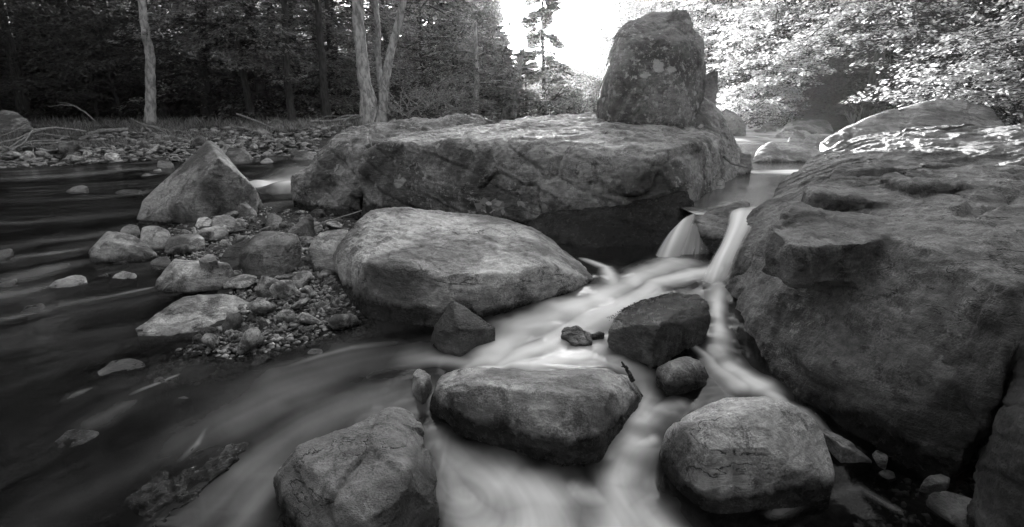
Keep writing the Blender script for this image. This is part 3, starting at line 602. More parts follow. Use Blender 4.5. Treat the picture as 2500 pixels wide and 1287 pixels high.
rock("wide submerged rock with rippling water over it in the bottom left", [
 ([z(270,1240,-.045),z(300,1190,-.04),z(380,1125,-.04),z(480,1085,-.04),z(600,1060,-.035),z(655,1058,-.035),z(600,1120,-.04),z(520,1200,-.045),z(430,1280,-.05),z(330,1330,-.05),z(330,1215,.0),z(420,1140,.003),z(600,1082,.004),z(560,1135,.004),z(480,1205,.004),z(400,1275,.0)], 0)],
 vox=.006, rnd=.006, amp=.035, freq=9, strata=.014, sfreq=22, crack=0, tone=.8, lichen=.6, wet=.03, name='rock', cat='rock', drop=.08, facets=0)
AUTO = [ # label, outline, zb, depth, inner, tone, lichen, wet
 ("dark humped boulder in the left stream with a shadowed front", [(206,630),(215,600),(262,562),(330,575),(390,615),(350,640),(280,648),(215,645)], -.02, .35, [(260,590,.3),(330,612,.2)], .95,.1,.04),
 ("sharp-edged grey block with a light top rim at the water's edge", [(372,700),(378,680),(425,632),(480,636),(555,640),(570,668),(568,690),(520,708),(440,716),(385,710)], 0, .35, [(420,642,.55),(560,645,.5),(420,680,.1)], 1.35,.3,.01),
 ("long low pale rock lying half in the left pool", [(318,835),(325,805),(390,760),(450,725),(520,718),(600,722),(660,745),(590,775),(470,815),(400,845),(350,852)], -.02, .55, [(420,770,.75),(520,750,.75),(380,800,.45)], 1.6,.3,.01),
 ("large tilted dark block on the gravel beside the rounded boulder", [(580,620),(625,563),(700,565),(735,575),(722,600),(690,665),(665,680),(600,650)], .08, .35, [(620,610,.2),(690,600,.3)], .8,.05,-1),
 ("pointed grey rock leaning behind the dark block", [(530,650),(545,610),(620,570),(610,610),(580,650),(550,660)], .05, .3, [], .8,.05,-1),
 ("square pale block on the bar near the pyramid boulder", [(340,585),(345,555),(362,547),(410,552),(420,580),(412,600),(370,606),(352,603)], .02, .25, [(365,556,.5)], 1.5,.2,-1),
 ("cracked pale slab lying in front of the square block", [(398,610),(410,575),(440,572),(495,570),(502,585),(480,605),(430,615)], .02, .25, [(415,580,.6),(495,580,.5)], 1.45,.2,-1),
 ("rounded pale cobble at the upstream tip of the bar", [(290,575),(295,555),(315,545),(338,550),(345,570),(330,582),(305,582)], .0, .2, [], 1.2,.1,.02),
 ("flat oval stone behind the cracked slab", [(470,572),(485,558),(520,552),(560,558),(555,572),(520,582),(490,582)], .04, .25, [], 1.3,.1,-1),
 ("chunky grey rock on the bar below the pyramid boulder", [(512,545),(520,528),(555,520),(582,535),(588,555),(560,560),(520,558)], .05, .25, [(530,528,.6)], 1.0,.1,-1),
 ("pale rounded rock beside the chunky grey one", [(474,548),(480,532),(505,527),(518,535),(512,555),(485,558)], .04, .2, [], 1.5,.1,-1),
 ("small pointed rock against the foot of the pyramid boulder", [(570,525),(578,490),(600,492),(628,518),(625,530),(590,528)], .04, .2, [(585,498,.4)], 1.2,.1,-1),
 ("triangular grey rock at the right foot of the pyramid boulder", [(596,500),(598,472),(640,495),(643,505),(620,510)], .05, .15, [], 1.0,.1,-1),
 ("upright square stone near the ledge boulder", [(645,555),(650,525),(665,518),(688,530),(685,552),(665,560)], .06, .2, [(655,528,.5)], 1.0,.1,-1),
 ("narrow slanting stone pointing at the ledge boulder", [(680,585),(755,518),(768,520),(730,560),(700,590)], .07, .25, [], .9,.1,-1),
 ("mottled rounded boulder tucked left of the big rounded boulder", [(742,620),(760,575),(800,558),(850,552),(850,640),(828,680),(790,675),(760,650)], .06, .4, [(780,590,.4)], 1.15,.5,.12),
 ("flat thin stone lying on the grey block", [(485,637),(495,620),(525,618),(532,635),(510,642)], .2, .12, [], 1.4,.1,-1),
 ("dark cube-like rock at the water's edge left of the rim block", [(364,655),(370,630),(410,625),(420,640),(400,665),(375,665)], -.01, .18, [], .75,.1,.03),
 ("grey slab lying low in the left pool by the pale rock", [(210,940),(215,925),(270,880),(335,870),(370,885),(330,915),(240,945)], -.02, .25, [(270,895,.6)], 1.2,.1,.0),
 ("flat faceted rock in the left current", [(112,705),(118,690),(180,670),(210,672),(218,690),(190,705),(140,722)], -.02, .3, [(150,685,.7)], 1.0,.1,.0),
 ("small elongated rock right of the faceted one", [(262,690),(268,675),(300,660),(335,668),(330,682),(280,697)], -.02, .2, [], 1.0,.1,.0),
 ("thin dark rock in line between the two current rocks", [(218,692),(225,680),(262,665),(270,675),(240,690)], -.02, .15, [], .5,.1,.02),
 ("low flat rock under the dark humped boulder", [(250,658),(255,648),(310,635),(318,645),(290,655)], -.02, .15, [], .8,.1,.01),
 ("algae-covered rock awash near the left edge", [(-20,880),(10,850),(60,828),(128,828),(125,842),(60,870),(10,890)], -.006, .35, [(60,840,.8)], .6,.5,.0),
 ("speckled rock awash below the algae-covered one upstream", [(40,768),(60,748),(100,740),(120,748),(100,765),(60,775)], -.006, .2, [], .7,.4,.0),
 ("small mossy rock breaking the left current at the photo's edge", [(-20,640),(0,610),(30,605),(25,625),(0,642)], -.006, .2, [], .5,.4,.0),
 ("flat wet rock by the left edge above the speckled one", [(-20,712),(0,690),(40,678),(35,695),(0,712)], -.006, .2, [], .5,.4,.0),
 ("low ribbed rock awash in the upper left stream", [(155,470),(180,455),(215,450),(205,468),(175,474)], -.006, .3, [], .8,.3,.0),
 ("black weedy rock in the left stream", [(272,470),(300,462),(350,464),(330,474),(290,477)], -.006, .3, [], .4,.3,.0),
 ("small wet black rock on the edge of the pale pool", [(600,895),(620,870),(650,858),(664,868),(640,888),(612,902)], -.01, .12, [], .45,.1,.05),
 ("thin wet shard beside the small black rock", [(680,868),(700,850),(725,848),(715,862),(690,870)], -.01, .1, [], .8,.3,.0),
 ("split wet stone at the tip of the gravel", [(738,868),(760,850),(790,852),(785,870),(765,878)], -.01, .1, [], 1.1,.5,.0),
 ("dark-based pale stone at the lower tip of the bar", [(370,945),(375,925),(395,917),(410,930),(400,945),(380,950)], -.01, .08, [], 1.1,.2,.01),
 ("low rippled rock under the lower tip of the bar", [(430,915),(450,895),(500,885),(548,885),(530,900),(480,918)], -.02, .15, [], .9,.3,.0),
 ("small streamlined rock in the pale left pool", [(420,985),(430,972),(455,965),(468,972),(450,985),(425,1000)], -.02, .08, [], .7,.3,.0),
 ("half-drowned rock with a white tip in the lower left current", [(130,1080),(170,1045),(215,1040),(243,1055),(235,1070),(190,1090),(140,1100)], -.006, .15, [], .8,.3,.0),
 ("flat light slab half under water at the bottom right", [(2265,1205),(2280,1190),(2330,1200),(2430,1240),(2470,1275),(2440,1310),(2350,1300),(2300,1250)], -.06, .15, [], 1.0,.15,-.05),
 ("smooth oval cobble at the foot of the huge right boulder", [(2248,1175),(2262,1162),(2315,1153),(2325,1165),(2318,1176),(2270,1182)], -.006, .06, [], 1.1,0,-1),
 ("small grey pebble lodged under the huge right boulder", [(2130,1105),(2135,1095),(2170,1112),(2168,1127),(2145,1122)], -.006, .05, [], 1.1,0,-1),
 ("knobbly wet stone in the dark water at the right", [(2140,1155),(2160,1143),(2190,1155),(2195,1165),(2170,1172)], -.05, .05, [], 1.0,.1,-.05),
 ("low sloping rock across the upper pool", [(1830,392),(1850,360),(1880,345),(1960,347),(2010,360),(2010,385),(1960,395),(1880,400)], .45, .9, [(1880,365,.4)], 1.0,.1,.48),
 ("dark overhanging rock behind the right end of the slab", [(1755,275),(1765,262),(1790,272),(1815,290),(1825,310),(1820,330),(1800,335),(1765,310)], .6, .7, [(1800,290,.2)], .75,.1,-1),
 ("long rounded boulder on the far side of the upper pool", [(1905,325),(1915,298),(1950,291),(2010,293),(2035,305),(2040,322),(2020,332),(1950,332)], .6, 1.2, [(1960,300,.4)], .95,.1,-1),
 ("small peaked rock in front of the far long boulder", [(1885,340),(1900,322),(1920,314),(1935,325),(1930,342),(1900,345)], .55, .5, [], 1.0,.1,-1),
 ("rounded rock beside the small peaked rock", [(1920,345),(1935,322),(1960,316),(1985,325),(1975,345),(1945,350)], .55, .6, [], .95,.1,-1),
 ("humped rock at the right end of the far rock cluster", [(1950,350),(1975,328),(2000,326),(2015,340),(2010,355),(1970,358)], .5, .5, [], .95,.1,-1),
 ("dark wedge rock at the edge of the slanted slab", [(1990,362),(1995,338),(2030,328),(2060,332),(2030,358)], .5, .5, [], .6,.1,-1),
 ("flat light rock upstream in the bright rapids", [(1830,325),(1840,315),(1870,313),(1872,322),(1850,328)], .62, .5, [], 1.2,.1,-1),
 ("dark peaked rock upstream by the leafy bank", [(1852,320),(1865,298),(1880,298),(1898,318),(1880,325)], .62, .6, [], .8,.1,-1),
 ("flat broad rock at the far gravel edge", [(645,352),(655,335),(700,333),(760,338),(780,345),(750,356),(690,360)], .28, 1.4, [], 1.0,.1,-1),
 ("dark slanted slab just behind the pyramid boulder", [(545,368),(560,357),(600,362),(622,392),(615,402),(580,404),(560,395)], .1, .9, [(600,372,.5)], .8,.1,-1),
 ("small peaked rock at the far shallow rapids", [(630,402),(640,390),(655,382),(672,395),(680,405),(650,408)], .15, .4, [], .9,.1,.2),
 ("dark square rock beside the small left rapid", [(672,435),(675,418),(700,415),(712,425),(708,437)], .05, .35, [], .6,.2,.3),
 ("low dark rock left of the small rapid", [(636,430),(642,418),(660,416),(665,428),(650,436)], .05, .3, [], .6,.2,.3),
 ("peaked rock between far shallows and ledge boulder", [(710,395),(718,372),(740,365),(765,375),(770,395),(740,402)], .15, .6, [], .8,.3,-1),
 ("upright dark stone behind the peaked shallows rock", [(708,378),(712,362),(722,362),(735,372),(728,380)], .2, .3, [], .6,.1,-1),
 ("dark double rock on the far bank edge left of the pyramid", [(382,408),(385,390),(405,387),(425,398),(420,412),(395,415)], .02, .5, [], .7,.1,-1),
 ("small white stone below the dark double rock", [(372,420),(375,412),(392,412),(398,420),(385,424)], .0, .2, [], 1.7,.1,-1),
 ("low rock at the far side of the pyramid's left foot", [(340,432),(350,422),(395,424),(390,434),(360,438)], .0, .3, [], .8,.2,.02),
 ("broad pale boulder at the far left edge of the bank", [(-30,310),(0,265),(40,272),(92,305),(60,315),(0,320)], .6, 1.5, [(20,285,.5)], 1.2,.4,-1),
 ("small rock peeping over the central slab", [(1210,305),(1225,292),(1250,292),(1262,302),(1240,312)], .6, .6, [], 1.2,.5,-1),
]
for (lab, ol, zb, t, inner, tone, lich, wetz) in AUTO:
    pts = auto(ol, zb, t, inner); Ym = pts[0][2]; wpx = max(p[0] for p in ol)-min(p[0] for p in ol); size = wpx/F*Ym
    rock(lab, [(pts, t*.25)], vox=max(.0045, min(.0035*Ym, size/28)), rnd=size*.008, amp=size*.024, freq=min(9, 1.8/size+1), strata=size*.012, sfreq=6/size, crack=size*.012, tone=tone*(1.35 if tone > .85 else 1), lichen=lich, wet=wetz,
         name='rock', cat='rock', drop=.12, facets=16, fd=.06)

# ------------------------------------------------------------------ cobbles and gravel
def stone_mesh(seed, sub=3, flat=.6):
    rs = np.random.RandomState(seed); bm = bmesh.new()
    P = rs.normal(size=(11, 3)); P /= np.linalg.norm(P, axis=1)[:, None]; P *= np.array([1, rs.uniform(.6, .9), flat*rs.uniform(.6, 1.1)])
    vs = [bm.verts.new(p) for p in P]; r = bmesh.ops.convex_hull(bm, input=vs)
    bmesh.ops.delete(bm, geom=list({e for e in r['geom_interior'] if isinstance(e, bmesh.types.BMVert)}), context='VERTS')
    bmesh.ops.triangulate(bm, faces=bm.faces[:])
    bmesh.ops.subdivide_edges(bm, edges=bm.edges[:], cuts=sub, use_grid_fill=True)
    bmesh.ops.triangulate(bm, faces=bm.faces[:])
    V = np.array([v.co[:] for v in bm.verts]); E = np.array([[e.verts[0].index, e.verts[1].index] for e in bm.edges]); bm.verts.index_update()
    V = laplace(V, E, 2 if sub > 1 else 0); V *= 1.06; V += .05*np.stack([fbm(V*2+seed, 3), fbm(V*2+seed+9, 3), fbm(V*2+seed+21, 3)], -1)
    Fc = np.array([[v.index for v in f.verts] for f in bm.faces]); bm.free(); return V, Fc
def inpoly(x, y, poly):
    c = False; n = len(poly)
    for i in range(n):
        x1, y1 = poly[i]; x2, y2 = poly[i-1]
        if (y1 > y) != (y2 > y) and x < (x2-x1)*(y-y1)/(y2-y1)+x1: c = not c
    return c
def hit(px, py):
    px = np.asarray(px, float); py = np.asarray(py, float); Ys = np.exp(np.linspace(math.log(1.2), math.log(45), 70))
    a = (px-CX)/F; b = (CY-py)/F; dy = CP+b*SP; dz = -SP+b*CP
    Xm = (a/dy)[:, None]*Ys; Ym = np.broadcast_to(Ys, Xm.shape); Zr = H+(dz/dy)[:, None]*Ys
    D_ = Zr-ground_h(Xm, Ym); below = D_ < 0; i = np.argmax(below, 1); i[~below.any(1)] = 69; i = np.maximum(i, 1); r = np.arange(len(px))
    f = D_[r, i-1]/(D_[r, i-1]-D_[r, i]+1e-9); f = np.clip(f, 0, 1); Yh = Ys[i-1]+(Ys[i]-Ys[i-1])*f
    return np.stack([a/dy*Yh, Yh, H+dz/dy*Yh], -1)
def pick(poly, n, seed):
    rr = random.Random(seed); xs = [q[0] for q in poly]; ys = [q[1] for q in poly]; P = []
    while len(P) < n:
        px, py = rr.uniform(min(xs), max(xs)), rr.uniform(min(ys), max(ys))
        if inpoly(px, py, poly): P.append((px, py))
    P = np.array(P); return P, hit(P[:, 0], P[:, 1])
def scatter(poly, n, smin, smax, seed, gap, placed, zg=.05, power=2.2):
    rs = random.Random(seed); xs = [p[0] for p in poly]; ys = [p[1] for p in poly]; out = []
    tries = 0; cand, cpos = pick(poly, n*45, seed)
    while len(out) < n and tries < n*45:
        px, py = cand[tries]; p = cpos[tries]; tries += 1
        s = smin+(smax-smin)*rs.random()**power*(1 if tries < n*15 else .6)
        ok = True
        for q in placed:
            if (q[0]-p[0])**2+(q[1]-p[1])**2 < (gap*(s+q[3]))**2: ok = False; break
        if not ok: continue
        r = (p[0], p[1], 0, s, px, py); out.append(r); placed.append(r)
    return out
BAR = [(420,600),(470,545),(560,525),(660,505),(745,520),(800,520),(850,545),(760,580),(740,640),(815,690),(840,760),(870,800),(780,830),(640,850),(560,880),(440,880),(470,830),(600,780),(655,745),(620,700),(560,712),(575,650),(480,620),(400,640)]
BAR2 = [(640,700),(720,620),(800,670),(840,740),(860,790),(700,830),(560,860),(450,870),(500,810),(640,770)]
FARB = [(-40,412),(150,405),(300,395),(380,385),(470,358),(560,345),(640,330),(760,318),(780,340),(700,362),(640,380),(500,372),(420,372),(330,365),(180,375),(60,365),(-40,380)]
variants = []
for i in range(14):
    V, Fc = stone_mesh(100+i, 3, .7 if i % 2 else .45); me = mk('stone', V, Fc, M_ROCK); variants.append(me.data); bpy.data.objects.remove(me)
placed = []; near = scatter(BAR, 137, .04, .15, 5, .55, placed, power=1.6)+scatter(BAR2, 88, .025, .085, 6, .6, placed, power=1.8)
pf = []; far_ = scatter(FARB, 72, .10, .34, 8, .6, pf, .12)
rs = random.Random(4)
def put_stone(p, lab, grp, sunk=.25, tone=None):
    x, y, _, s = p[:4]; o = bpy.data.objects.new('stone', rs.choice(variants)); COL.objects.link(o)
    h = float(ground_h(np.array([x]), np.array([y]))[0]); o.location = (x, y, h+s*(.58-sunk))
    o.rotation_euler = (rs.uniform(-.4, .4), rs.uniform(-.4, .4), rs.uniform(0, 6.28)); o.scale = (s, s*rs.uniform(.8, 1.1), s*rs.uniform(.8, 1.1))
    o['tone'] = tone or rs.choice([.8, 1.4, 2.0, 2.6, 3.2]); o['lichen'] = 0.0; o['wet'] = .02; o['soak_shade'] = 0.0
    tag(o, lab, 'stone', grp)
for p in near: put_stone(p, "small loose grey stone on the gravel bar left of the big rounded boulder", "loose stones on the near gravel bar")
for p in far_: put_stone(p, "loose grey cobble on the far shore left of and behind the pyramid boulder", "cobbles along the far shore", .15)
def gravel(poly, n, smin, smax, seed, zg, lab_attr):
    r2 = np.random.RandomState(seed); base = [stone_mesh(300+i, 0 if smax < .05 else 1, .6 if smax < .05 else .38) for i in range(6)]
    Vs, Fs, off = [], [], 0; pl = random.Random(seed); xs = [p[0] for p in poly]; ys = [p[1] for p in poly]; pos = []
    pos = pick(poly, n, seed)[1]
    pos = np.array(pos); hz = ground_h(pos[:, 0], pos[:, 1])
    for i in range(n):
        V, Fc = base[r2.randint(6)]; s = smin+(smax-smin)*r2.rand()**2.5; s *= min(1.6, max(.8, pos[i, 1]/12)) if smax > .1 else 1
        a = r2.uniform(0, 6.28); ca, sa = math.cos(a), math.sin(a); b = r2.uniform(-.6, .6); cb, sb = math.cos(b), math.sin(b)
        R = np.array([[ca, -sa, 0], [sa, ca, 0], [0, 0, 1]])@np.array([[1, 0, 0], [0, cb, -sb], [0, sb, cb]])
        W = (V*s)@R.T+np.array([pos[i, 0], pos[i, 1], hz[i]+s*.25]); Vs.append(W); Fs.append(Fc+off); off += len(V)
    o = mk('gravel', np.concatenate(Vs), np.concatenate(Fs), M_GRAVEL, smooth=False); tag(o, kind='stuff'); return o
def gravel_mat():
    m, nt = mat_new("gravel_stones"); g = N(nt); geo = g.add('ShaderNodeNewGeometry'); tc = g.add('ShaderNodeTexCoord')
    c = g.math('MULTIPLY', g.ramp(geo.outputs['Random Per Island'], 0, 1, .03, .32), g.ramp(g.noise(tc.outputs['Object'], 60, 4, .6), .3, .7, .6, 1.4))
    p = g.add('ShaderNodeBsdfPrincipled'); g.link(c, p.inputs['Base Color']); p.inputs['Roughness'].default_value = .55
    o = g.add('ShaderNodeOutputMaterial'); g.link(p.outputs[0], o.inputs[0]); return m
M_GRAVEL = gravel_mat()
BARW = [(400,640),(300,590),(300,545),(470,540),(640,500),(745,510),(860,540),(900,560),(760,600),(830,700),(900,790),(950,815),(800,850),(640,880),(560,930),(400,950),(350,930),(440,860),(600,770),(560,712),(480,640)]
o = gravel(BARW, 7000, .006, .03, 21, .04, 0); tag(o, "fine wet gravel and pebbles covering the bar between the boulders", "gravel")
FARW = [(-60,415),(150,407),(300,398),(400,395),(470,402),(640,410),(770,400),(780,345),(860,306),(600,310),(300,330),(-60,350)]
o = gravel(FARW, 6000, .02, .13, 22, .2, 0); tag(o, "small stones strewn over the far gravel shore", "gravel")
SUBM = [(150,470),(380,430),(420,420),(300,418),(100,450),(0,470)]
o = gravel(SUBM, 350, .03, .13, 23, .0, 0); tag(o, "half-drowned stones in the shallow far left riffle", "gravel")
RT = [(2080,1290),(2120,1160),(2250,1180),(2420,1180),(2500,1287)]
o = gravel(RT, 260, .004, .02, 24, -.05, 0); tag(o, "dark wet gravel at the foot of the huge right boulder", "gravel")

# ------------------------------------------------------------------ trees
def tube(P, R, ns=7, jit=0, rs=None):
    P = np.asarray(P, float); n = len(P); V = []; T = np.gradient(P, axis=0); T /= np.linalg.norm(T, axis=1)[:, None]+1e-9
    ref = np.array([.13, .97, .2]) if abs(T[0][1]) < .8 else np.array([1., 0, 0])
    for i in range(n):
        a = np.cross(T[i], ref); a /= np.linalg.norm(a)+1e-9; b = np.cross(T[i], a)
        th = np.linspace(0, 2*np.pi, ns, endpoint=False)
        rr = R[i]*(1+(jit*rs.uniform(-1, 1, ns) if jit else 0))
        V.append(P[i]+np.cos(th)[:, None]*a*np.reshape(rr, (-1, 1) if jit else ()) + np.sin(th)[:, None]*b*np.reshape(rr, (-1, 1) if jit else ()))
    V = np.concatenate(V); i = np.arange(n-1)[:, None]*ns; j = np.arange(ns)[None]; j2 = (j+1) % ns
    Fq = np.stack([i+j, i+j2, i+ns+j2, i+ns+j], -1).reshape(-1, 4); return V, Fq
class Geo:
    def __init__(s): s.V = []; s.F = []; s.n = 0
    def add(s, V, Fq): s.V.append(V); s.F.append(Fq+s.n); s.n += len(V)
    def tube(s, P, R, ns=6): s.add(*tube(P, R, ns))
    def leaves(s, C, Dr, Nr, sz, wid=.5):
        Dr = Dr/(np.linalg.norm(Dr, axis=1)[:, None]+1e-9); Sd = np.cross(Nr, Dr); Sd /= np.linalg.norm(Sd, axis=1)[:, None]+1e-9
        s_ = sz[:, None]; V = np.stack([C, C+Dr*s_*.45+Sd*s_*wid*.5, C+Dr*s_, C+Dr*s_*.45-Sd*s_*wid*.5], 1).reshape(-1, 3)
        s.add(V, np.arange(len(V)).reshape(-1, 4))
    def obj(s, name, mat, parent=None, smooth=False):
        return mk(name, np.concatenate(s.V), np.concatenate(s.F), mat, parent, smooth)
def spray(wood, lv, rs, base, az, L, el, droop, lsz, nleaf, flat=.35, twigs=9, lw=.5):
    """one limb: a drooping curve with side twigs, leaves lying in its plane"""
    t = np.linspace(0, 1, 7); dirh = np.array([math.cos(az), math.sin(az), 0]); side = np.array([-dirh[1], dirh[0], 0])
    P = base + dirh*(L*t)[:, None] + np.array([0, 0, 1])*(L*(math.sin(el)*t - droop*t*t))[:, None] + side*(rs.uniform(-.12, .12)*L*t*t)[:, None]
    wood.tube(P, np.linspace(.012*L+.006, .004, 7), 4)
    nt = twigs*2; per = max(3, nleaf//nt)
    for k in range(nt):
        f = .22+.78*(k//2+rs.uniform(0, .8))/twigs; f = min(f, .99); i = min(int(f*6), 5); p0 = P[i]+(P[i+1]-P[i])*(f*6-i)
        sg = 1 if k % 2 else -1; tl = L*(.16+.34*(1-abs(f-.35)*1.2))*rs.uniform(.6, 1.15); tl = max(tl, .12*L)
        ang = rs.uniform(.6, 1.15)*sg
        dh = dirh*math.cos(ang)+side*math.sin(ang); ncl = max(2, per//6); tc = rs.uniform(.1, 1.05, ncl); ci = rs.randint(0, ncl, per); tt = np.clip(tc[ci]+rs.normal(size=per)*.012, .02, 1.2); off = (rs.normal(size=(ncl, 3))*np.array([.05, .05, .03])*L*.4)[ci]
        dz = -(droop*.6)*tl*tt**1.5 + rs.uniform(-.12, .18)*tl*tt
        C = p0+dh*(tl*tt)[:, None]; C[:, 2] += dz
        if per > 5: wood.tube(np.array([p0, p0+dh*tl*.5+[0, 0, -.2*droop*tl], p0+dh*tl*.95+[0, 0, -.55*droop*tl]]), [.008, .006, .003], 3)
        C += off+rs.normal(size=(per, 3))*np.array([.62, .62, .3])*lsz
        lr = rs.uniform(-1.2, 1.2, per); Dd = dh[None]*np.cos(lr)[:, None]+np.cross(dh, [0, 0, 1])[None]*np.sin(lr)[:, None]; Dd[:, 2] += rs.uniform(-.7, .1, per)
        Nr = np.array([0, 0, 1.])+rs.normal(size=(per, 3))*flat
        lv.leaves(C, Dd, Nr, lsz*rs.uniform(.6, 1.3, per), lw)
def make_tree(seed, Ht, r0, h0, nl, Lmax, lsz, nleaf, droop=.35, el=.35, shape=1.0, flat=.4, topshrink=.35, lean=.03, twigs=9):
    rs = np.random.RandomState(seed); wood, lv = Geo(), Geo()
    t = np.linspace(0, 1, 12); lx, ly = rs.uniform(-lean, lean, 2)
    P = np.stack([lx*Ht*t+.1*np.sin(t*7+seed), ly*Ht*t+.1*np.cos(t*5+seed)-.1*math.cos(seed), Ht*t-.3], -1)
    R = r0*(1-.85*t); R[0] *= 1.5; wood.tube(P, R, 8)
    for k in range(nl):
        h = h0+(Ht-h0)*((k+rs.rand())/nl)**shape; f = h/Ht; i = min(int(f*11), 10); b = P[i]+(P[i+1]-P[i])*(f*11-i)
        L = Lmax*(topshrink+(1-topshrink)*(1-max(0, (h-h0)/(Ht-h0)))**.7)*rs.uniform(.65, 1.15)
        spray(wood, lv, rs, b, rs.uniform(0, 2*math.pi), L, rs.uniform(el-.25, el+.3), droop*rs.uniform(.6, 1.4), lsz, nleaf, flat, twigs)
    return wood, lv
def make_bush(seed, R, Ht, n, lsz, nleaf):
    rs = np.random.RandomState(seed); wood, lv = Geo(), Geo()
    for k in range(n):
        a = rs.uniform(0, 2*math.pi); r = R*.35*rs.rand()
        spray(wood, lv, rs, np.array([r*math.cos(a), r*math.sin(a), rs.uniform(0, .55)*Ht]), a+rs.uniform(-.6, .6), R*rs.uniform(.5, 1), rs.uniform(.2, 1.2), rs.uniform(.1, .5), lsz, nleaf, .8, 7)
    return wood, lv
TMESH = {}
def proto(key, wl, bark, leaf, ln='crown', tn='trunk'):
    wood, lv = wl; a = wood.obj(tn, bark, None, True); b = lv.obj(ln, leaf); TMESH[key] = (a.data, b.data, tn, ln)
    bpy.data.objects.remove(a); bpy.data.objects.remove(b)
def place(key, x, y, s=1, rz=0, name='tree', label='', group=None, cat='tree', zz=None, sink=.1, leaf=None):
    h = float(ground_h(np.array([x]), np.array([y]))[0]) if zz is None else zz
    e = empty(name, (x, y, h-sink)); e.rotation_euler = (0, 0, rz); e.scale = (s, s, s); tag(e, label, cat, group)
    a, b, tn, ln = TMESH[key]
    for nm, me in ((tn, a), (ln, b)):
        o = bpy.data.objects.new(nm, me); COL.objects.link(o); o.parent = e
        if leaf and nm == ln: o.material_slots[0].link = 'OBJECT'; o.material_slots[0].material = leaf
    return e
for i in range(4): proto(('L', i), make_tree(40+i, 30, .22, .7, 112, 4.8, .17, 330, .32, .12, 1.15, .35, .5), M_BARK, M_LEAF_SHADE_TINT)
for i in range(3): proto(('M', i), make_tree(60+i, 19, .2, .5, 84, 4.2, .2, 300, .3, .2, 1.1, .5, .5), M_BARK, M_LEAF_SHADE_TINT)
for i in range(3): proto(('R', i), make_tree(80+i, 11, .16, .7, 50, 3.8, .1, 560, .25, .25, .8, .5), M_BARK, M_LEAF_SUNLIT_TINT)
for i in range(3): proto(('F', i), make_tree(90+i, 14, .25, .3, 70, 4.2, .34, 230, .2, .4, 1.0, .9, .45), M_BARK, M_LEAF_MID)
for i in range(3): proto(('B', i), make_bush(120+i, 1.9, 2.0, 34, .09, 170), M_BARK, M_LEAF_MID, 'foliage', 'stem')
rs = random.Random(11)
def xat(px, Y): return (px-CX)/F*Y*1.0/ (CP+((CY-290)/F)*SP)
GL = "trees of the dark wood on the left bank"
lab_l = "dark drooping-branched tree standing in the shade of the left bank wood"
for px, Y in [(-330,22),(-120,23),(60,24),(215,25.5),(400,25),(520,27),(640,26),(740,28),(830,30),(0,30),(150,31),(300,31),(440,33),(590,33),(700,36),(-200,29),(-420,27),(960,36),(1040,40),(880,38),(790,34),(1090,50),(240,38),(60,38),(420,42),(620,44),(780,46),(930,48),(-150,37),(1010,54)]:
    place(('L', rs.randrange(4)), xat(px, Y), Y, rs.uniform(.85, 1.2), rs.uniform(0, 6.28), 'tree', lab_l, GL, leaf=M_LEAF_SUNLIT_TINT if px > 960 else (M_LEAF_MID if px > 560 else None))  # leaf tint pales toward the sun, painting its flare into the colour
for px, Y, s in [(30,27,1.6),(330,27,1.3),(560,28,1.4),(720,29,1.3),(180,29,1.5),(470,29,1.2),(850,31,1.5),(-150,26,1.7),(640,30,1.1),(250,27,1.1),(980,38,1.5),(1080,44,1.6),(1150,52,1.8)]:
    place(('B', rs.randrange(3)), xat(px, Y), Y, s, rs.uniform(0, 6.28), 'shrub', "low leafy shrub under the trees of the left bank wood", "shrubs under the left bank trees", 'shrub', leaf=M_LEAF_SHADE_TINT)
for px, Y, s in [(1365,50,2.0),(1400,58,2.3),(1435,52,2.1),(1470,60,2.4),(1385,66,2.8),(1450,70,3.0),(1340,60,2.2),(1310,54,2.0),(1420,80,3.2),(1500,55,2.4)]:
    place(('B', int(px) % 3), xat(px, Y), Y, s, px, 'shrub', "far hazy bush filling the valley under the open sky", "bushes under the open sky", 'shrub')
GF = "far hazy trees closing the creek valley"
for px, Y, s in [(1150,62,1.15),(1195,75,1.1),(1232,95,.62),(1120,80,1.3),(1285,110,.6),(1340,120,.66),(1400,120,.68),(1440,100,.6),(1480,90,.7),(1375,140,.75),(1310,140,.75),(1170,90,1.3),(1200,70,.9),(1100,56,1.1),(1180,58,.8),(1060,50,1.1),(1140,72,1.2),(1020,52,1.2),(1215,85,.8),(1300,90,.5),(1350,95,.5),(1410,90,.5),(1330,75,.4),(1380,80,.42),(1450,70,.5),(1480,66,.6),(1270,80,.45),(1520,75,1.1),(1560,62,1.1),(1255,130,.7),(1460,130,.9),(1420,150,.85),(1340,160,.85),(1070,66,1.2),(1540,95,1.3),(1600,80,1.4),(1200,120,1.2),(1500,56,.8)]:
    place(('F', rs.randrange(3)), xat(px, Y), Y, s, rs.uniform(0, 6.28), 'tree', "round-crowned far tree fading into the bright light of the valley", GF)
for px, Y, s, lab in [(1225,33,.3,"leafy young tree directly below the sun"),(1285,35,.3,"leafy young tree just right of the one below the sun"),(1345,38,.27,"low leafy tree where the sky opens"),(1180,36,.36,"leafy young tree left of the one below the sun"),(1110,34,.42,"young tree beside the brushwood tangle")]:
    place(('F', int(px) % 3), xat(px, Y), Y, s, px*.7, 'tree', lab)
GR = "trees of the dark wood on the right bank"
for px, Y in [(1650,45),(1720,38),(1800,40),(1900,34),(2000,30),(2100,32),(2220,28),(2350,27),(2480,25),(2600,24),(2750,22),(1850,30),(2050,38),(2300,36),(2500,34),(1750,52),(1600,55),(2150,24),(2420,20),(2700,19),(2900,18)]:
    place(('M', rs.randrange(3)), xat(px, Y), Y, rs.uniform(.9, 1.25), rs.uniform(0, 6.28), 'tree', "unseen leafy tree added beyond the right edge to shade the creek", GR)
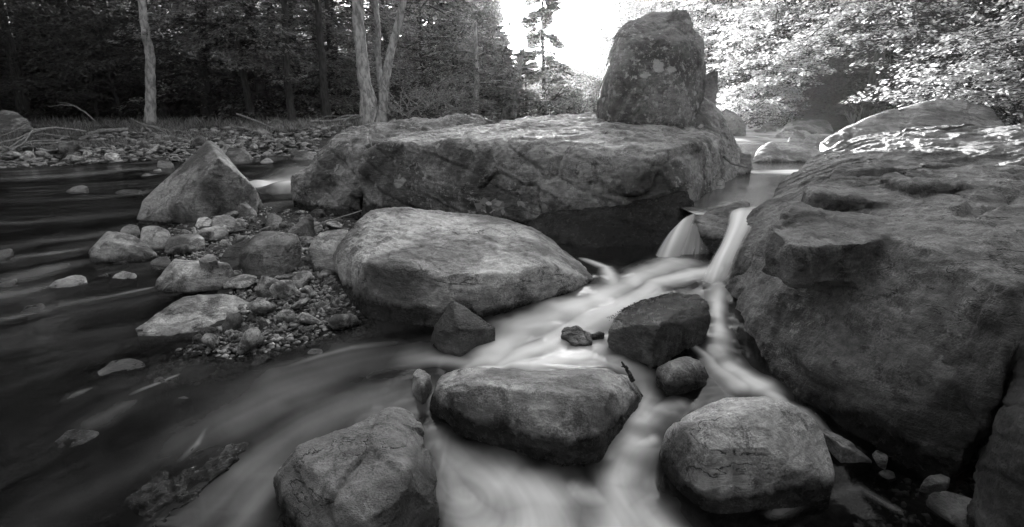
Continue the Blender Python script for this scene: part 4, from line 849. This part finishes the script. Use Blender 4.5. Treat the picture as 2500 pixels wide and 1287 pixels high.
for px, Y in [(-1900,9),(-1500,12),(-1100,14),(-700,18),(-2600,6),(-900,24)]:  # out-of-frame trees added on the left to shade the creek
    place(('L', rs.randrange(4)), xat(px, Y), Y, 1.25, rs.uniform(0, 6.28), 'tree', lab_l, GL)
for px, Y in [(3600,10),(4400,7),(3200,14),(5600,5)]:  # out-of-frame trees added on the right to shade the creek
    place(('M', rs.randrange(3)), xat(px, Y), Y, 1.2, rs.uniform(0, 6.28), 'tree', "unseen leafy tree added beyond the right edge to shade the creek", GR)
for px, Y, k in [(300,-6,0),(2200,-7,1),(-1500,-6,2),(4200,-7,0),(1200,-9,1),(-3500,-8,2),(6200,-6,1),(800,-13,0),(2600,-14,2)]:  # unseen trees added to cut sky light from behind
    X0 = (px-1250)/1250*6.5
    place(('M', k), X0, Y, 1.1, k*2.1, 'tree', "unseen leafy tree added behind the camera to block sky light", "unseen trees added behind the camera to block sky light", zz=1.0)
for px, Y, s in [(1880,21,1.2),(1960,20,1.3),(2040,19,1.1),(2110,19,1.3),(2190,18,1.1),(2280,16,1.2),(2010,24,1.6),(2150,24,1.8),(1930,26,1.8),(2380,15,1.3),(1830,26,1.4)]:
    place(('B', rs.randrange(3)), xat(px, Y), Y, s, rs.uniform(0, 6.28), 'shrub', "dark leafy shrub in the shade of the right bank", "shrubs in the shade of the right bank", 'shrub', leaf=M_LEAF_SHADE_TINT)
GS = "sunlit trees leaning over the creek from the right bank"
for px, Y, s in [(1745,26,1.0),(1700,32,1.1),(1680,42,1.15),(1790,34,1.1)]:
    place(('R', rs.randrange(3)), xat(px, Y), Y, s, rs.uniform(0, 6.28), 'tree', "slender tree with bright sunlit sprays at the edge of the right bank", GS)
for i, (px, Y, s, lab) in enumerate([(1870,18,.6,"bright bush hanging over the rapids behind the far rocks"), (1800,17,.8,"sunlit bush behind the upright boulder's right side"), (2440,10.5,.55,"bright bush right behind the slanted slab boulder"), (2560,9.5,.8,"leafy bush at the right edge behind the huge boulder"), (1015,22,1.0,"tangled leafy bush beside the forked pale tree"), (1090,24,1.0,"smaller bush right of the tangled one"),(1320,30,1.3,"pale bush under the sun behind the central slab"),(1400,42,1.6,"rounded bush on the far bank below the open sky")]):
    place(('B', i % 3), xat(px, Y), Y, s, rs.uniform(0, 6.28), 'shrub', lab, None, 'shrub', leaf=M_LEAF_SUNLIT_TINT if px > 1700 else None)

# bespoke overhanging branches on the right: a tree whose long limbs reach over the creek
def limb_tree(name, label, tx, ty, Ht, r0, limbs, leafm, lsz=.11, nleaf=900, bark=M_BARK, seed=5):
    g = np.random.RandomState(seed); wood, lv = Geo(), Geo(); hz = float(ground_h(np.array([tx]), np.array([ty]))[0])
    t = np.linspace(0, 1, 10); P = np.stack([tx+.15*np.sin(t*4+seed), ty+.15*np.cos(t*3+seed), hz-.2+Ht*t], -1); wood.tube(P, r0*(1-.7*t), 8)
    for (px, py, Y, hb) in limbs:
        tip = D(px, py, Y); b = np.array([tx, ty, hz+hb]); d = tip-b; L = math.hypot(d[0], d[1])
        droop = .18; el = (d[2]/L+droop); el = math.asin(max(-.9, min(.9, el)))
        spray(wood, lv, g, b, math.atan2(d[1], d[0]), L, el, droop, lsz, nleaf, .45, 14)
    e = empty(name, (0, 0, 0)); tag(e, label, 'tree'); wood.obj('trunk', bark, e, True); lv.obj('crown', leafm, e); return e
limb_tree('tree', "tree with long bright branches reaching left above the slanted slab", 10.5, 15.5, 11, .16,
  [(1960,130,13,4.2),(1990,60,14,6),(2110,100,12,5),(2150,170,12,3.5),(1950,200,14,3),(2250,120,11,4.5),(1900,165,15,3.6)], M_LEAF_SUNLIT_TINT, .085, 1500)
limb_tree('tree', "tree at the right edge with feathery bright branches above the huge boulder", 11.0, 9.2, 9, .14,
  [(2200,240,9.0,1.4),(2290,190,8.6,1.8),(2350,130,8.6,2.3),(2420,100,8.4,2.6),(2470,60,8.6,3.4),(2330,220,8.2,1.5),(2400,180,8.0,1.9),(2460,150,7.8,2.2),(2250,225,8.8,1.5),(2480,230,7.6,1.5),(2430,250,8.0,1.2)], M_LEAF_SUNLIT_TINT, .065, 1300, seed=8)
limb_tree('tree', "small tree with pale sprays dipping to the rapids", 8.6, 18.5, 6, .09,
  [(1770,190,17,2.5),(1800,250,17,1.6),(1850,270,17,1.0),(1790,140,17,3.4),(1880,220,17,2.0),(1930,245,17,1.5),(1830,90,17,4.4),(1760,100,17,4),(1960,205,17,2.6),(2000,180,17,3)], M_LEAF_SUNLIT_TINT, .09, 1200, seed=12)
limb_tree('tree', "shade tree on the left with low layered branches sweeping right", -11.5, 23.5, 11, .16,
  [(640,90,21,5),(660,130,21,4),(560,60,21,5.5),(690,200,22,3),(480,120,21,4),(600,170,21,3),(420,60,20,6),(520,20,20,7),(640,20,21,7),(330,100,20,5)], M_LEAF_MID, .13, 900, seed=15)
limb_tree('tree', "beech-like tree with flat combed branches behind the forked pale trunk", -9.0, 27, 11, .2,
  [(860,110,25,5),(900,150,25,4),(850,190,25,3),(880,230,25,2),(840,260,25,1.2),(940,40,26,7),(700,90,25,5.5),(680,170,25,3.5),(700,230,25,2),(1000,90,27,6),(960,190,26,3)], M_LEAF_MID, .13, 900, seed=18)
limb_tree('tree', "slender tree silhouetted against the bright sky just right of the sun", 2.2, 38, 12, .16,
  [(1300,20,37,8.5),(1350,50,37,8),(1290,60,37,7),(1360,110,38,5.5),(1280,150,37,4.5),(1340,150,38,4),(1300,190,37,3),(1370,200,38,2.6),(1270,10,38,9.5),(1350,0,38,9.5),(1310,90,36,6.5),(1380,170,38,3.6),(1250,180,38,3.6),(1310,30,37,8.5),(1335,75,37,7.2),(1300,115,37,5.6)], M_LEAF_MID, .24, 1300, seed=21)
# ---- pale trunks traced from the photograph, each at its own distance
def px_trunk(name, label, pts, Y, rad, mat, limbs=(), extra=(), cat='tree'):
    e = empty(name, tuple(D(pts[-1][0], pts[-1][1], Y))); bpy.context.view_layer.update(); o0 = np.array(e.location)
    g = Geo(); P = np.array([D(p[0], p[1], Y) for p in pts[::-1]])-o0
    # refine
    t = np.linspace(0, 1, len(P)); tt = np.linspace(0, 1, 26); Q = np.stack([np.interp(tt, t, P[:, k]) for k in range(3)], -1)
    for _ in range(2): Q[1:-1] = (Q[:-2]+2*Q[1:-1]+Q[2:])/4
    Q += (np.random.RandomState(len(label)).normal(size=Q.shape))*.012
    top = Q[-1]+(Q[-1]-Q[-4])/np.linalg.norm(Q[-1]-Q[-4])*(4.5 if pts[0][1] < 0 else 1.2); Q = np.vstack([Q, top]); R = np.interp(np.linspace(0, 1, len(Q)), np.linspace(0, 1, len(rad)), rad)
    g.tube(Q, R, 12); g.obj('trunk', mat, e, True)
    for ln in limbs:
        g2 = Geo(); L = np.array([D(p[0], p[1], Y+ (p[2] if len(p) > 2 else 0)) for p in ln[0]])-o0; g2.tube(L, np.linspace(ln[1], ln[2], len(L)), 8); g2.obj('branch', mat, e, True)
    r = np.random.RandomState(len(label)); w2, l2 = Geo(), Geo()
    for k in range(16): spray(w2, l2, r, top+np.array([0, 0, -.22*k]), r.uniform(0, 6.28), r.uniform(1.8, 3.2), r.uniform(0, .6), .2, .14, 200)
    w2.obj('branch', mat, e, True); l2.obj('crown', M_LEAF_SHADE_TINT, e)
    tag(e, label, cat); return e
px_trunk('tree', "single slim pale trunk rising from the left bank grass", [(346,-20),(352,60),(362,110),(368,150),(366,190),(369,240),(368,302)], 20, [.2,.17,.16,.16,.15,.13,.12], M_PALEBARK)
px_trunk('tree', "thick mottled left stem of the forked pale pair", [(872,-20),(876,60),(884,140),(890,200),(900,240),(903,302)], 20.5, [.42,.33,.25,.24,.22,.21,.2,.2], M_PALEBARK, limbs=[([(885,140),(884,139),(883,138)],.01,.01)][:0])
px_trunk('tree', "slimmer right stem of the forked pair slanting to the upper right", [(988,-20),(975,50),(955,120),(942,190),(935,250),(930,300)], 20.8, [.26,.19,.17,.16,.15,.14,.13,.12], M_PALEBARK)
px_trunk('tree', "thin grey trunk in the wood left of the forked pair", [(775,-20),(780,80),(788,160),(790,220),(800,292)], 23, [.2,.15,.15,.13,.12], M_BARK)
px_trunk('tree', "grey trunk further left in the wood with a dark base", [(694,-20),(695,60),(700,180),(708,250),(714,300)], 22.5, [.18,.15,.14,.12,.1], M_BARK)
px_trunk('tree', "dim upright trunk deep in the left wood", [(492,-20),(495,100),(498,180),(504,280)], 25, [.26,.24,.22,.2], M_BARK)
px_trunk('tree', "thin bent sapling in the dark left corner", [(228,120),(219,180),(228,230),(238,285)], 23, [.07,.06,.06,.05], M_BARK)
px_trunk('tree', "thin leaning sapling beside the bent one", [(255,130),(270,195),(285,240),(296,284)], 23, [.08,.07,.06,.05], M_BARK)
px_trunk('tree', "straight slim trunk between the forked pair stems", [(915,-20),(922,60),(922,140),(930,200),(932,285)], 22, [.13,.12,.11,.1], M_PALEBARK)
px_trunk('tree', "pale thin trunk standing below the sun to its left", [(1162,120),(1164,200),(1160,276)], 28, [.18,.15,.13,.1], M_PALEBARK)
px_trunk('tree', "stout trunk below the sun", [(1252,225),(1248,245),(1240,265),(1232,295)], 30, [.3,.28,.24,.2,.14], M_PALEBARK)
px_trunk('tree', "leaning slim trunk right of the stout one below the sun", [(1267,180),(1265,205),(1260,240),(1252,285)], 29, [.2,.17,.15,.13], M_PALEBARK)
px_trunk('tree', "dark slanting trunk behind the sunlit branches of the right bank", [(2152,120),(2146,190),(2138,240),(2126,290)], 17, [.12,.11,.1,.09], M_BARK)
px_trunk('tree', "dark thin trunk right of the slanting one on the right bank", [(2170,150),(2178,200),(2182,262)], 17, [.07,.06,.06,.05], M_BARK)

# ------------------------------------------------------------------ dead wood
def stick(label, polys, name='driftwood', cat='driftwood', mat=M_DEAD, group=None):
    g = Geo()
    for pts, r0, r1 in polys:
        P = np.array([D(*p) for p in pts]); t = np.linspace(0, 1, len(P)); tt = np.linspace(0, 1, 4*len(P)); Q = np.stack([np.interp(tt, t, P[:, k]) for k in range(3)], -1)
        Q[1:-1] = (Q[:-2]+2*Q[1:-1]+Q[2:])/4; Q += np.random.RandomState(int(pts[0][0])+500).normal(size=Q.shape)*r0*.18; g.tube(Q, np.linspace(r0, r1, len(Q)), 7)
    o = g.obj(name, mat, None, True); return tag(o, label, cat, group)
stick("thick pale log lying on the left bank above the gravel", [([(215,332,16.5),(245,322,16.6),(290,319,16.6),(320,317,16.7)],.09,.07),([(240,340,16),(280,333,16.2),(315,336,16)],.06,.04),([(220,330,16.5),(190,345,16),(150,352,15.6)],.06,.03)])
stick("long thin fallen branches tangled at the far left shore", [([(210,322,16),(180,316,15.6),(125,312,15),(80,318,14.6),(70,330,14.3),(62,345,14),(0,388,13)],.035,.02),([(70,330,14.3),(20,362,13.6),(-20,385,13.2)],.025,.012),
  ([(-20,355,13.6),(40,340,14),(70,326,14.4),(125,312,15)],.03,.02),([(170,335,15),(100,326,14.6),(40,340,14.4),(-10,352,14)],.02,.01),([(72,346,14),(82,362,13.6),(78,382,13.2),(66,392,13)],.014,.008),
  ([(-20,318,15),(60,315,15),(120,313,15.2)],.02,.01),([(130,345,15),(90,343,14.6),(60,350,14)],.03,.02),([(0,372,13.4),(60,352,14),(130,350,14.6),(160,345,15)],.02,.02),([(-20,340,14),(30,322,14.6),(70,300,15.4)],.015,.007)])
stick("uprooted root stump on the left bank below the slim pale trunk", [([(350,306,18),(372,308,17.6),(395,320,17),(425,338,16.4)],.05,.02),([(352,306,18),(368,318,17.6),(372,335,17)],.06,.03),([(355,306,18),(338,300,18.2),(318,288,18.6)],.035,.01),([(350,308,18),(345,325,17.6),(352,340,17)],.04,.02),([(372,308,17.6),(410,318,17),(430,340,16.4)],.03,.01)])
stick("thin fallen branch arching up from the left bank grass", [([(232,296,19),(205,272,19),(180,258,19),(150,256,19),(118,260,19)],.03,.01),([(190,262,19),(165,252,19),(140,250,19)],.015,.006)])
stick("long bleached pole lying before the wood on the left bank", [([(578,278,19),(610,290,18.6),(650,306,18),(672,318,17)],.035,.03),([(655,306,18),(672,290,18),(690,300,18)],.03,.012)])
stick("fallen branches at the foot of the forked pale pair", [([(754,296,19),(810,297,19),(850,290,19),(880,286,19.4)],.05,.04),([(810,296,19),(840,282,19),(880,283,19.3)],.035,.02),([(838,298,18.8),(855,286,19),(872,280,19.3)],.04,.02),([(780,292,19),(800,283,19),(830,284,19)],.02,.01)])
stick("white broken stick leaning on the forked pair", [([(915,298,16),(921,275,16),(926,250,16)],.03,.012)], 'stick', 'stick')
stick("thin twig lying across the gap left of the big rounded boulder", [([(722,572,5.2),(750,558,5.2),(800,540,5.2),(850,525,5.3),(882,514,5.5)],.009,.005)], 'twig', 'twig')
stick("thin pale root hanging on the right end of the central slab", [([(1758,375,6.4),(1785,398,6.3),(1810,405,6.3),(1840,412,6.2)],.02,.006)], 'twig', 'twig')
stick("dark broken root sticking up behind the foreground rounded boulder", [([(1545,930,2.05),(1535,912,2.06),(1527,897,2.07),(1516,884,2.07)],.012,.004),([(1527,897,2.07),(1522,893,2.06),(1518,896,2.06)],.006,.003)], 'root', 'root', M_BARK)
rb = random.Random(3); pol = []
for k in range(46):
    x0 = rb.uniform(950, 1130); y0 = rb.uniform(240, 292); l = rb.uniform(30, 110); a = rb.uniform(-2.9, -.3); Y0 = rb.uniform(17, 20)
    pol.append(([(x0, y0, Y0), (x0+.5*l*math.cos(a), y0+.5*l*math.sin(a), Y0), (x0+l*math.cos(a+.5), y0+l*math.sin(a+.4)*.8, Y0)], .02, .006))
stick("tangle of bare dead branches behind the ledge boulder", pol, 'brushwood', 'brushwood')
# leaves caught under the slab, litter on rocks
gl = Geo(); r = np.random.RandomState(2); C = np.array([D(1195+r.uniform(-20, 40), 505+r.uniform(-15, 30), 4.95+r.uniform(-.1, .02)) for _ in range(16)])
gl.leaves(C, r.normal(size=(16, 3)), np.array([0, -.8, .6])+r.normal(size=(16, 3))*.3, r.uniform(.06, .12, 16), .8); o = gl.obj('fallen_leaves', M_LEAF_MID); tag(o, "few dry leaves caught in the gap between the central slab and the rounded boulder", "leaves", kind='stuff')

# grass on the banks
def grass(polys, n, hmin, hmax, seed, zg, label):
    r = np.random.RandomState(seed); rr = random.Random(seed); pos = []
    xs = [p[0] for p in polys]; ys = [p[1] for p in polys]
    pos = pick(polys, n, seed)[1]
    pos = np.array(pos); pos[:, 2] = ground_h(pos[:, 0], pos[:, 1]); g = Geo(); clump = .35+.9*np.clip(fbm(pos*.8, 3)+.4, 0, 1)
    Dd = np.stack([r.normal(size=n)*.5, r.normal(size=n)*.5, np.ones(n)], -1)
    g.leaves(pos, Dd, np.stack([r.normal(size=n), r.normal(size=n), np.zeros(n)], -1), r.uniform(hmin, hmax, n)*clump, .09)
    o = g.obj('grass', M_GRASS); tag(o, label, 'grass', kind='stuff')
grass([(-100,300),(-100,312),(500,310),(800,312),(1240,306),(1240,299),(700,298)], 14000, .1, .42, 1, .7, "wild grass and weeds along the top of the left bank")
grass([(-60,370),(-60,306),(880,306),(640,330),(430,350),(200,366)], 20000, .06, .24, 2, .5, "sparse low grass on the left gravel shore")
grass([(2080,328),(2080,312),(2600,290),(2600,330)], 4000, .3, .9, 3, .7, "tall bright grass behind the slanted slab boulder")
# moss fringe on the wet black rock
g = Geo(); r = np.random.RandomState(6); n = 700; t = np.clip(r.rand(n)*.35+r.choice([0,.12,.3,.42,.65], n), 0, 1); xs = 1486+t*190+r.normal(size=n)*3; ys = 775-62*np.sin(np.minimum(t, 1)*1.5)**.9+r.uniform(-1, 1, n)+r.gamma(1.2, 5, n)
C = np.array([D(a, b, 2.52+.17*tt+r.uniform(-.02, .02)) for a, b, tt in zip(xs, ys, t)]); g.leaves(C, np.array([-.4, 0, .8])+r.normal(size=(n, 3))*.6, r.normal(size=(n, 3)), r.uniform(.004, .011, n), .5)
o = g.obj('moss', M_MOSS); tag(o, "dark moss fringing the wet black rock in the cascade", "moss", kind='stuff')

# ------------------------------------------------------------------ valley haze lit by the low sun
hm, nt = mat_new("valley_haze"); g = N(nt); pv = g.add('ShaderNodeVolumePrincipled'); pv.inputs['Color'].default_value = (.95, .95, .95, 1)
pv.inputs['Density'].default_value = .0007; pv.inputs['Anisotropy'].default_value = .65
ho = g.add('ShaderNodeOutputMaterial'); g.link(pv.outputs[0], ho.inputs['Volume'])
hb = np.array([[x, y, zz] for x in (-130, 130) for y in (-66, 206) for zz in (-4, 78)], float)
hf = [[0,1,3,2],[4,6,7,5],[0,4,5,1],[2,3,7,6],[0,2,6,4],[1,5,7,3]]
tag(mk('haze', hb, hf, hm, smooth=False), "thin bright haze filling the valley", "haze", kind='stuff')
